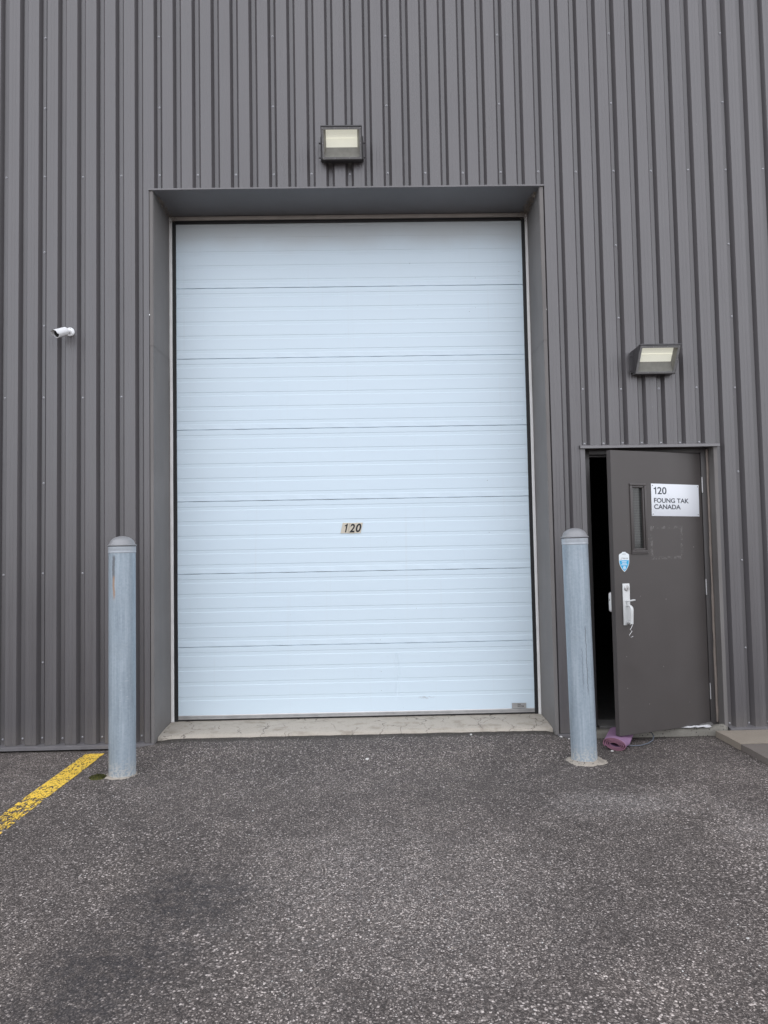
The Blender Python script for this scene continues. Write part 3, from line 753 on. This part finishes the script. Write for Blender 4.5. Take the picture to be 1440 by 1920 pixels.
# decal 120 on the roll-up door
ND = empty('number_decal', (2.3985, DEP - .003, 1.6765), (0, R(.4), 0)); tag(ND, 'small beige number decal reading 120 in slanted black digits on the white roll-up door', 'number decal')
for k, (x, ch) in enumerate(((-.055, '1'), (.0, '2'), (.054, '0'))):
    m_ = MB(); h = .044; s_ = .010; w_ = .0275 if k else .031; off = 0 if k else -.003
    dz = (.001, -.0005, .001)[k]
    vs = [(x + off - w_ - s_, 0, -h + dz), (x + w_ - s_, 0, -h + dz), (x + w_ + s_, 0, h + dz), (x + off - w_ + s_, 0, h + dz)]
    m_.add(vs + [(a, -.0012, c) for a, b_, c in vs], [(0, 1, 2, 3), (7, 6, 5, 4), (0, 1, 5, 4), (1, 2, 6, 5), (2, 3, 7, 6), (3, 0, 4, 7)])
    bk = m_.build('decal', M['decal_beige'], ND)
    t_ = MB()
    if k == 0: figure_one(t_, x - .018, x + .004, -.037 + dz, .074, -.0021, .22, .50)
    else: fit_text(t_, ch, x - .024, x + .024, -.037 + dz, .074, -.0015, shear=.25, offset=.03)
    t_.build('digit', M['black'], bk)
# nameplate bottom right
NP = MB(); NP.box(-.060, .060, -.0015, 0, -.0215, .0215, .0006)
npl = NP.build('nameplate', M['alu'], None, (3.771, DEP - .0065, .165), (0, R(.5), 0)); tag(npl, 'small dull silver maker plate at the bottom right corner of the white roll-up door', 'nameplate')
mb = MB(); fit_text(mb, 'DOOR', -.012, .014, .0035, .0125, -.0018, offset=.02); fit_text(mb, 'DOCTOR', -.012, .040, -.0125, .012, -.0018, offset=.02); mb.build('lettering', M['black'], npl)

# ------------------------------------------------------------------ wall lamps
def make_lamp(loc):
    w = .159; root = empty('wall_lamp', loc)
    # housing profile (y,z): origin at the wall, level of the housing top
    T0, T1, B1, B0 = (0, 0), (-.198, 0), (-.094, -.212), (0, -.222)
    m_ = MB(); ins = .014
    prof = [(-.0, .0), (-.196, .0), (-.203, -.006), (-.068, -.196), (-.061, -.199), (0, -.188)]
    n = len(prof)
    def sl(x, k): return [(x, y * (1 - k) , z * (1 - k * .25) - k * .006) for y, z in prof]
    rings = [sl(-w - .006, .0), sl(-w, .0)]
    # shell: sides, top, bottom, back; front left open for the bezel
    L_, R_ = [(-w, y, z) for y, z in prof], [(w, y, z) for y, z in prof]
    m_.face(L_[::-1]); m_.face(R_)
    for k in (0, 1, 3, 4): m_.face([L_[k], L_[k + 1], R_[k + 1], R_[k]])
    # side flares towards the wall
    for s_ in (-1, 1):
        m_.prism([(-.002, -.012), (-.075, -.012), (-.045, -.180), (-.002, -.178)], s_ * (w - .001), s_ * (w + .011))
    m_.box(-w - .001, w + .001, -.207, -.17, -.007, .004, .002)
    m_.build('housing', M['lamp_body'], root, smooth='open')
    # front plane frame: origin top-left of the slanted front
    A = Vector((0, -.203, -.006)); Bv = Vector((0, -.068, -.196)); dv = (Bv - A); Lf = dv.length; dv.normalize(); nv = Vector((1, 0, 0)).cross(dv).normalized()
    if nv.y > 0: nv = -nv
    def F(x, t, d): return Vector((x, 0, 0)) + A + dv * t + nv * d
    m_ = MB(); bw = .020
    def bar(x0, x1, t0, t1, d0, d1):
        p = [F(x, t, d) for d in (d0, d1) for x, t in ((x0, t0), (x1, t0), (x1, t1), (x0, t1))]
        m_.add(p, [(0, 1, 2, 3), (4, 5, 6, 7), (0, 1, 5, 4), (1, 2, 6, 5), (2, 3, 7, 6), (3, 0, 4, 7)])
    bar(-w + .004, w - .004, .004, bw, -.004, .005); bar(-w + .004, w - .004, Lf - bw * .9, Lf - .003, -.004, .005)
    bar(-w + .004, -w + bw, bw, Lf - bw * .9, -.004, .0045); bar(w - bw, w - .004, bw, Lf - bw * .9, -.004, .0045)
    m_.build('bezel', M['lamp_rim'], root)
    # reflector cavity
    t0, t1, xi = bw - .002, Lf - bw * .9 + .002, w - bw + .002
    m_ = MB(); d = -.045; tb = t1 - .066; xb = xi - .018
    f4 = [F(-xi, t0, -.003), F(xi, t0, -.003), F(xi, t1, -.003), F(-xi, t1, -.003)]; b4 = [F(-xb, t0 + .008, d), F(xb, t0 + .008, d), F(xb, tb, d), F(-xb, tb, d)]
    m_.face(b4, 0); m_.face([f4[0], f4[1], b4[1], b4[0]], 1); m_.face([f4[1], f4[2], b4[2], b4[1]], 1); m_.face([f4[2], f4[3], b4[3], b4[2]], 1); m_.face([f4[3], f4[0], b4[0], b4[3]], 1)
    tm = (t0 + .008 + tb) / 2
    m_.add([F(x, t, dd) for dd in (d + .002, d + .006) for x, t in ((-xb, tm - .002), (xb, tm - .002), (xb, tm + .002), (-xb, tm + .002))], [(0, 1, 2, 3), (4, 5, 6, 7), (0, 1, 5, 4), (2, 3, 7, 6)], 0)
    m_.build('reflector', [M['reflector'], M['reflector_floor']], root)
    m_ = MB(); m_.face([F(-xi, t0, .001), F(xi, t0, .001), F(xi, t1, .001), F(-xi, t1, .001)])
    m_.build('lens', M['lamp_glass'], root)
    rm = Matrix((Vector((1, 0, 0)), nv.cross(Vector((1, 0, 0))), nv)).transposed().to_4x4()
    for x, t in ((-w + .012, .012), (-.055, .012), (.055, .012), (w - .012, .012), (-w + .012, Lf - .012), (w - .012, Lf - .012), (-w + .011, Lf / 2), (w - .011, Lf / 2), (-.055, Lf - .010), (.06, Lf - .010)):
        b_ = MB(); b_.lathe([(.0042, 0), (.004, .002), (.0018, .0032)], 10, 0, Matrix.Translation(F(x, t, .0045)) @ rm, cap1=True); b_.build('screw', M['screw'], root, smooth=40)
    for s_ in (-1, 1):
        for y, z in ((-.045, -.050), (-.030, -.160)):
            b_ = MB(); mt = Matrix.Translation((s_ * (w + .0105), y, z)) @ Matrix.Rotation(R(90) * s_, 4, 'Y')
            b_.lathe([(.009, 0), (.009, .004), (.0065, .0045), (.0065, .013), (.003, .015)], 10, 0, mt, cap1=True); b_.build('bolt', M['lamp_body'], root, smooth=40)
    return root
lampA = make_lamp((2.383, -.003, 4.772)); tag(lampA, 'dark bronze wall pack light with cream lens, high above the roll-up door', 'wall light', 'wall lights on the warehouse')
lampB = copy_tree(lampA); lampB.location = (4.806, -.003, 3.024); tag(lampB, 'dark bronze wall pack light with cream lens, mounted above the small entry door', 'wall light', 'wall lights on the warehouse')

# ------------------------------------------------------------------ security camera
CM = empty('security_camera', (.222, -.001, 3.244)); tag(CM, 'small white bullet security camera on a round wall mount left of the roll-up door', 'camera')
m_ = MB(); ry = Matrix.Rotation(R(90), 4, 'X')
m_.lathe([(.001, 0), (.035, 0), (.035, .008), (.032, .012), (.016, .015), (.014, .024), (.010, .028), (.001, .028)], 32, 0, ry)
m_.build('mount', M['cam_white'], CM, smooth=35)
for a in (80, 200, 320):
    b_ = MB(); b_.lathe([(.0035, 0), (.0035, .001)], 8, 0, Matrix.Translation((.025 * math.cos(R(a)), -.0125, .025 * math.sin(R(a)))) @ ry, cap1=True); b_.build('screw', M['lamp_body'], CM)
j = Vector((-.004, -.040, -.002)); dirv = Vector((-.40, -.80, -.42)).normalized()
m_ = MB(); m_.tube([(0, -.02, 0), (-.001, -.032, 0), j, j + dirv * .02], [.009, .010, .012, .012], 14); m_.build('arm', M['cam_white'], CM, smooth=40)
rot = dirv.to_track_quat('Z', 'Y').to_matrix().to_4x4(); bm_ = Matrix.Translation(j + dirv * .012) @ rot
m_ = MB(); m_.lathe([(.001, 0), (.022, .001), (.031, .010), (.032, .014), (.032, .104), (.031, .107), (.0275, .107), (.0275, .094)], 36, 0, bm_)
m_.build('body', M['cam_white'], CM, smooth=35)
m_ = MB(); m_.lathe([(.0272, .093), (.0272, .097), (.012, .097), (.010, .101), (.001, .102)], 30, 0, bm_); m_.build('camera_lens', M['lens_black'], CM, smooth=35)
m_ = MB(); rows = []
inv = rot.to_3x3(); upv = inv.transposed() @ Vector((0, 0, 1)); a0 = math.atan2(upv.y, upv.x)
for z in (.012, .02, .106, .126):
    ra, rb = .0335, .0352; ring_ = []
    spread = 1.75 if z < .12 else 1.5
    for i in range(25):
        a = a0 - spread + 2 * spread * i / 24; ring_.append(bm_ @ Vector((rb * math.cos(a), rb * math.sin(a), z)))
    for i in range(25):
        a = a0 + spread - 2 * spread * i / 24; ring_.append(bm_ @ Vector((ra * math.cos(a), ra * math.sin(a), z)))
    rows.append(ring_ + [ring_[0]])
m_.grid(rows); m_.build('sunshield', M['cam_white'], CM, smooth=50)

# ------------------------------------------------------------------ bollards
def make_bollard(loc, rot):
    root = empty('bollard', loc, rot); r = .0885
    m_ = MB(); m_.lathe([(r, -.03), (r, .2), (r, .5), (r, .9), (r, 1.2), (r, 1.508)], 56); m_.build('post', M['galv'], root, smooth=40)
    m_ = MB(); m_.lathe([(r - .002, 1.500), (r + .003, 1.505), (r + .003, 1.512), (r + .0015, 1.516), (r + .0025, 1.520), (r + .0025, 1.545), (r, 1.547), (r - .01, 1.549)], 56); m_.build('collar', M['weld'], root, smooth=40)
    m_ = MB(); pr = [(r - .008, 1.548), (r + .007, 1.551), (r + .0085, 1.554), (r + .007, 1.557), (r + .001, 1.559)]
    for i in range(1, 13):
        a = i / 12 * math.pi / 2; pr.append((max(.0008, (r - .004) * math.cos(a)), 1.560 + .058 * math.sin(a)))
    m_.lathe(pr, 56, cap1=True); m_.build('cap', M['cap'], root, smooth=40)
    return root
bA = make_bollard((.8435, -.648, 0), (0, 0, 0)); tag(bA, 'galvanised steel bollard with a rust streak, beside the end of the yellow line', 'bollard', 'bollards guarding the roll-up door')
bB = copy_tree(bA); bB.location = (4.014, -.580, 0); bB.rotation_euler = (0, R(.72), R(176)); tag(bB, 'galvanised steel bollard in a round mortar footing, in front of the entry door', 'bollard', 'bollards guarding the roll-up door')
def footing(parent, rx, ry_, amp, seed, cx=0.0, cy=0.0, h=.014, holes=0.0):
    m_ = MB(); rows = []; N = 64
    for q, hh in ((.3, .02), (.60, .02), (.72, 1.0), (.86, .8), (.96, .35), (1.0, -.5)):
        row = []
        for i in range(N + 1):
            a = 2 * math.pi * (i % N) / N; k = 1 + amp * noise.noise(Vector((math.cos(a) * 1.6 + seed, math.sin(a) * 1.6, 0))) + amp * .5 * noise.noise(Vector((math.cos(a) * 6 + seed, math.sin(a) * 6, 0)))
            z = h * (1.6 if q < .65 else hh) + .003 * noise.noise(Vector((a * 3, q * 9, seed)))
            row.append((cx + rx * q * k * math.cos(a), cy + ry_ * q * k * math.sin(a), z))
        rows.append(row)
    m_.grid(rows); o = m_.build('footing', M['footing'], parent, smooth='open')
    for p in o.data.polygons: p.use_smooth = True
    return o
fA = footing(bA, .122, .112, .25, 3.0, -.012, -.004, .007)
fB = footing(bB, .150, .140, .16, 8.0, 0, 0, .012)

# ------------------------------------------------------------------ painted line
mb = MB(); xs = [.3925 + .1425 * i / 4 for i in range(5)]; ys = [-.122 - i * .1 for i in range(50)]
mb.grid([[(x, y, ground_z(x, y) + .004) for x in xs] for y in ys])
yl = mb.build('parking_line', M['yellow'], smooth='open'); tag(yl, 'worn yellow parking line painted on the asphalt at the left, flaking away', 'road marking', None, 'thing')

# ------------------------------------------------------------------ rolled mat holding the door
MT = empty('yoga_mat', (4.305, -.345, .001), (0, 0, R(-26))); tag(MT, 'rolled purple foam mat wedged under the open entry door', 'mat')
# local frame: roll axis runs along +y, the open end faces -y
def spiral():
    c_out, c_in = [], []; turns = 3.6; n = 150; th = .0062
    for i in range(n + 1):
        a = i / n * turns * 2 * math.pi
        rr = .0100 + .0088 * a / (2 * math.pi)
        fx, fz = 1.62, 1.02
        ex, ez = math.cos(a), math.sin(a)
        c_in.append((ex * (rr * fx + .012), ez * rr * fz)); c_out.append((ex * (rr * fx + .012 + th), ez * (rr * fz + th * .92)))
    return c_in, c_out
ci, co_ = spiral(); ta = R(-9)
rt_ = lambda p: (p[0] * math.cos(ta) - p[1] * math.sin(ta), p[0] * math.sin(ta) + p[1] * math.cos(ta))
ci, co_ = [rt_(p) for p in ci], [rt_(p) for p in co_]; zmin = min(p[1] for p in co_); n = len(ci)
m_ = MB(); LN = .40
def place(p, y, k):
    sq = 1.0 if y < .06 else 1.0 - .28 * min(1, (y - .06) / .075)
    return (p[0] * (1 + (1 - sq) * .5), y + .004 * noise.noise(Vector((p[0] * 30, p[1] * 30, k))) * (1 if y < .01 else 0), (p[1] - zmin) * sq + .055 * max(0, (y - .16)))
for y0, y1 in ((0, .06), (.06, .085), (.085, .11), (.11, .135), (.135, .22), (.22, LN)):
    for i in range(n - 1):
        for c in (ci, co_): m_.face([place(c[i], y0, 1), place(c[i + 1], y0, 1), place(c[i + 1], y1, 1), place(c[i], y1, 1)], 0)
for i in range(n - 1):
    m_.face([place(ci[i], 0, 1), place(ci[i + 1], 0, 1), place(co_[i + 1], 0, 1), place(co_[i], 0, 1)], 1)
    m_.face([place(ci[i], LN, 1), place(ci[i + 1], LN, 1), place(co_[i + 1], LN, 1), place(co_[i], LN, 1)], 1)
for i in (0, n - 1): m_.face([place(ci[i], 0, 1), place(co_[i], 0, 1), place(co_[i], LN, 1), place(ci[i], LN, 1)], 1)
o = m_.build('roll', [M['mat'], M['mat_edge']], MT, smooth='open')
b = bmesh.new(); b.from_mesh(o.data); bmesh.ops.remove_doubles(b, verts=list(b.verts), dist=.00005); bmesh.ops.recalc_face_normals(b, faces=list(b.faces)); b.to_mesh(o.data); b.free()
o.data.polygons.foreach_set('use_smooth', [True] * len(o.data.polygons)); o.data.set_sharp_from_angle(angle=R(45))

# thin cable loop beside the mat
mb = MB(); mb.tube([(4.42, -.235, .012), (4.46, -.25, .006), (4.53, -.245, .006), (4.60, -.20, .008), (4.655, -.15, .016), (4.685, -.095, .03), (4.69, -.05, .042), (4.685, -.02, .05)], .0042, 8)
cb = mb.build('cable', M['cable'], smooth=60); tag(cb, 'thin blue grey cable looping out from under the door beside the purple mat', 'cable')
# crumpled film at the hinge foot
mb = MB(); random.seed(8); rows = []
for i in range(9):
    row = []
    for q in range(14):
        u, v = q / 13, i / 8; x = 4.90 + u * .27; w = .022 + .030 * u
        row.append((x + random.uniform(-.004, .004), -.006 + v * w + random.uniform(-.003, .003), .0665 + .010 * u * math.sin(v * math.pi) + random.uniform(0, .007)))
    rows.append(row)
mb.grid(rows); pf = mb.build('plastic_film', M['plastic'], smooth='open'); sm_ = pf.modifiers.new('thick', 'SOLIDIFY'); sm_.thickness = .0008
tag(pf, 'crumpled scrap of white plastic film lying below the entry door hinges', 'plastic film')

# ------------------------------------------------------------------ paving slabs
def paver(x0, x1, y0, y1, z1, mat, label, tilt):
    b = bmesh.new(); bmesh.ops.create_cube(b, size=1)
    for v in b.verts: v.co = Vector((v.co.x * (x1 - x0), v.co.y * (y1 - y0), v.co.z * (z1 + .015)))
    bmesh.ops.subdivide_edges(b, edges=list(b.edges), cuts=9, use_grid_fill=True)
    for v in b.verts:
        p = v.co; k = noise.noise(p * 9 + Vector((x0, y0, 0))) * .003 + noise.noise(p * 30) * .0015
        e = min((x1 - x0) / 2 - abs(p.x), (y1 - y0) / 2 - abs(p.y)); v.co += Vector((k, k * .7, k * .5 - (.004 if e < .01 and p.z > 0 else 0)))
    m_ = MB(); m_.bm(b); o = m_.build('paving_slab', mat, None, ((x0 + x1) / 2, (y0 + y1) / 2, (z1 - .015) / 2), tilt, smooth=50)
    tag(o, label, 'paving slab', 'paving slabs laid along the wall', 'thing'); return o
paver(5.19, 5.60, -.412, -.035, .052, M['slab_pale'], 'pale tan paving slab touching the wall right of the entry door', (0, 0, R(.5)))
paver(5.195, 5.605, -.83, -.417, .048, M['slab_brown'], 'darker brown paving slab at the right edge, in front of the pale one', (R(.3), 0, R(.2)))

# ------------------------------------------------------------------ moss and stone chips
m_ = MB(); rnd = random.Random(5)
for i in range(650):
    a = rnd.uniform(0, 2 * math.pi); q = rnd.random() ** .5; x, y = .058 * q * math.cos(a), .048 * q * math.sin(a); h = .016 * (1 - q * q) + .003
    p = Vector((x, y, h * rnd.uniform(.3, 1))); d = Vector((rnd.uniform(-1, 1), rnd.uniform(-1, 1), rnd.uniform(.4, 1.4))).normalized() * rnd.uniform(.006, .012); s_ = d.cross(Vector((rnd.uniform(-1, 1), rnd.uniform(-1, 1), 0))).normalized() * .0022
    m_.face([p - s_, p + s_, p + d])
m_.lathe([(.056, 0), (.05, .006), (.03, .012), (.001, .015)], 20)
ms = m_.build('moss', M['moss'], None, (.700, -.705, 0), smooth='open'); tag(ms, 'small clump of dark green moss at the foot of the left bollard', 'moss')
def chip(loc, s_, seed, label):
    b = bmesh.new(); bmesh.ops.create_icosphere(b, subdivisions=2, radius=1)
    for v in b.verts: v.co = Vector((v.co.x * s_, v.co.y * s_ * .7, v.co.z * s_ * .45)) * (1 + .35 * noise.noise(v.co * 1.7 + Vector((seed, 0, 0))))
    m_ = MB(); m_.bm(b); o = m_.build('stone_chip', M['stone'], None, (loc[0], loc[1], ground_z(loc[0], loc[1]) + s_ * .25), (0, 0, seed)); tag(o, label, 'stone', 'white stone chips on the asphalt')
chip((2.505, -.49, 0), .016, 1.0, 'white stone chip on the asphalt in front of the middle of the roll-up door')
chip((3.985, -.055, 0), .014, 2.0, 'white stone chip at the foot of the wall between the two doors')
chip((4.045, -.06, 0), .010, 4.0, 'smallest white chip under the flashing between the two doors')
chip((4.28, -.36, 0), .012, 3.0, 'white stone chip lying against the purple mat')
chip((3.30, -.02, 0), .013, 5.0, 'white stone chip just in front of the concrete sill, right of centre')

# loose grit lying on the yard
m_ = MB(); rg_ = random.Random(21)
bs = bmesh.new(); bmesh.ops.create_icosphere(bs, subdivisions=1, radius=1); bs.verts.index_update()
ico_v = [v.co.copy() for v in bs.verts]; ico_f = [tuple(v.index for v in f.verts) for f in bs.faces]; bs.free()
for i in range(2600):
    y = -.15 - 3.9 * rg_.random() ** .8; x = rg_.uniform(-.6, 5.6)
    if (x - 1.65) ** 2 / .16 + (y + 2.7) ** 2 / .5 < 1 and rg_.random() < .8: continue
    if x > 5.15 and y > -.9: continue
    if (x - .8435) ** 2 + (y + .648) ** 2 < .02 or (x - 4.014) ** 2 + (y + .58) ** 2 < .03: continue
    if noise.noise(Vector((x * 1.1, y * 1.1, 4))) + .35 * noise.noise(Vector((x * 4, y * 4, 9))) < rg_.uniform(-.75, .35): continue
    sz = rg_.uniform(.0022, .0048) * (1.5 if rg_.random() < .07 else 1); ax, ay, az = rg_.uniform(.8, 1.3), rg_.uniform(.6, 1), rg_.uniform(.35, .6); an = rg_.uniform(0, 6.3); ca, sa = math.cos(an), math.sin(an)
    z = ground_z(x, y) + sz * az * .35; vv = []
    for v in ico_v:
        k = 1 + .3 * noise.noise(v * 1.3 + Vector((i * 3.7, 0, 0))); px_, py_ = v.x * ax * sz * k, v.y * ay * sz * k
        vv.append((x + px_ * ca - py_ * sa, y + px_ * sa + py_ * ca, z + v.z * az * sz * k))
    m_.add(vv, ico_f, rg_.choice((0, 1, 1, 2)))
M['grit_a'] = m_plain('grit_white', (.50, .49, .475), .8); M['grit_b'] = m_plain('grit_grey', (.27, .258, .245), .85); M['grit_c'] = m_plain('grit_tan', (.30, .265, .23), .85)
gr = m_.build('grit', [M['grit_a'], M['grit_b'], M['grit_c']], smooth='open'); tag(gr, 'loose pale grit scattered over the asphalt yard', 'grit', None, 'stuff')

# cobwebs in the upper corners of the recess
def cobweb(x, s_, label, seed, n_=260):
    m_ = MB(); r = random.Random(seed)
    for i in range(n_):
        t_ = r.random(); y = .06 + t_ * .40; q = abs(r.gauss(0, .012 + .022 * t_)); q2 = abs(r.gauss(0, .012 + .022 * t_))
        p = Vector((x + s_ * (.002 + q), y, OZ - .004 - q2)); d = Vector((r.uniform(-1, 1), r.uniform(-1, 1), r.uniform(-1, 1))).normalized() * r.uniform(.006, .022)
        w_ = d.cross(Vector((0, 1, .3))).normalized() * r.uniform(.0006, .0022)
        e = p + d; e.z = min(e.z, OZ - .003); e.x = x + s_ * max(.002, (e.x - x) * s_)
        m_.face([p - w_, p + w_, e + w_ * .5, e - w_ * .5])
    o = m_.build('cobweb', M['web'], smooth='open'); tag(o, label, 'cobweb', 'cobwebs in the recess corners')
cobweb(.878, 1, 'dusty cobweb in the upper left corner of the door recess', 11)
cobweb(3.949, -1, 'dusty cobweb in the upper right corner of the door recess', 12, 620)

# ------------------------------------------------------------------ light
SUN_EL, SUN_AZ = R(52), R(20)       # high behind the roof, a little to the right
world = bpy.data.worlds.new('World'); sc.world = world; world.use_nodes = True
nt = world.node_tree; bg = nt.nodes['Background']
sky = nt.nodes.new('ShaderNodeTexSky'); sky.sky_type = 'NISHITA'; sky.sun_disc = False; sky.sun_elevation = SUN_EL; sky.sun_rotation = SUN_AZ
sky.air_density = 1.0; sky.dust_density = 3.0; sky.ozone_density = 1.0
tc = nt.nodes.new('ShaderNodeTexCoord'); cn = nt.nodes.new('ShaderNodeTexNoise'); cn.inputs['Scale'].default_value = 2.2; cn.inputs['Detail'].default_value = 6; cn.inputs['Roughness'].default_value = .6
nt.links.new(tc.outputs['Generated'], cn.inputs['Vector'])
cr = nt.nodes.new('ShaderNodeMapRange'); cr.inputs[1].default_value = .30; cr.inputs[2].default_value = .62; cr.inputs[3].default_value = .6; cr.inputs[4].default_value = .95
nt.links.new(cn.outputs['Fac'], cr.inputs[0])
mx = nt.nodes.new('ShaderNodeMix'); mx.data_type = 'RGBA'; nt.links.new(cr.outputs[0], mx.inputs[0]); nt.links.new(sky.outputs[0], mx.inputs[6]); mx.inputs[7].default_value = (6.75, 6.75, 7.05, 1)
nt.links.new(mx.outputs[2], bg.inputs['Color']); bg.inputs['Strength'].default_value = .14
sun = bpy.data.lights.new('sun', 'SUN'); sun.energy = 1.0; sun.angle = R(12); sun.color = (1, .96, .9)
so = bpy.data.objects.new('sun', sun); COL.objects.link(so)
sd = Vector((math.sin(SUN_AZ) * math.cos(SUN_EL), math.cos(SUN_AZ) * math.cos(SUN_EL), math.sin(SUN_EL)))
so.rotation_euler = (-sd).to_track_quat('-Z', 'Y').to_euler(); so.location = sd * 50

# ------------------------------------------------------------------ camera
pit, yaw, rol = .0491880174, .0158470220, -.0186692714
fw = Vector((math.sin(yaw) * math.cos(pit), math.cos(yaw) * math.cos(pit), math.sin(pit))); rt = Vector((math.cos(yaw), -math.sin(yaw), 0)); up = rt.cross(fw)
r2 = rt * math.cos(rol) + up * math.sin(rol); u2 = up * math.cos(rol) - rt * math.sin(rol)
cam = bpy.data.cameras.new('camera'); cam.sensor_fit = 'VERTICAL'; cam.sensor_height = 36; cam.lens = 36 * 1385 / 1920; cam.clip_end = 2000; cam.clip_start = .05
co = bpy.data.objects.new('camera', cam); COL.objects.link(co)
m4 = Matrix((r2, u2, -fw)).transposed().to_4x4(); m4.translation = Vector((2.57126, -5.77027, 1.5)); co.matrix_world = m4
sc.camera = co
vs = sc.view_settings; vs.view_transform = 'Standard'; vs.look = 'None'; vs.gamma = 1; vs.use_curve_mapping = False; vs.exposure = 1.12
sc.cycles.use_denoising = True; sc.cycles.denoiser = 'OPENIMAGEDENOISE'
sc.cycles.max_bounces = 8
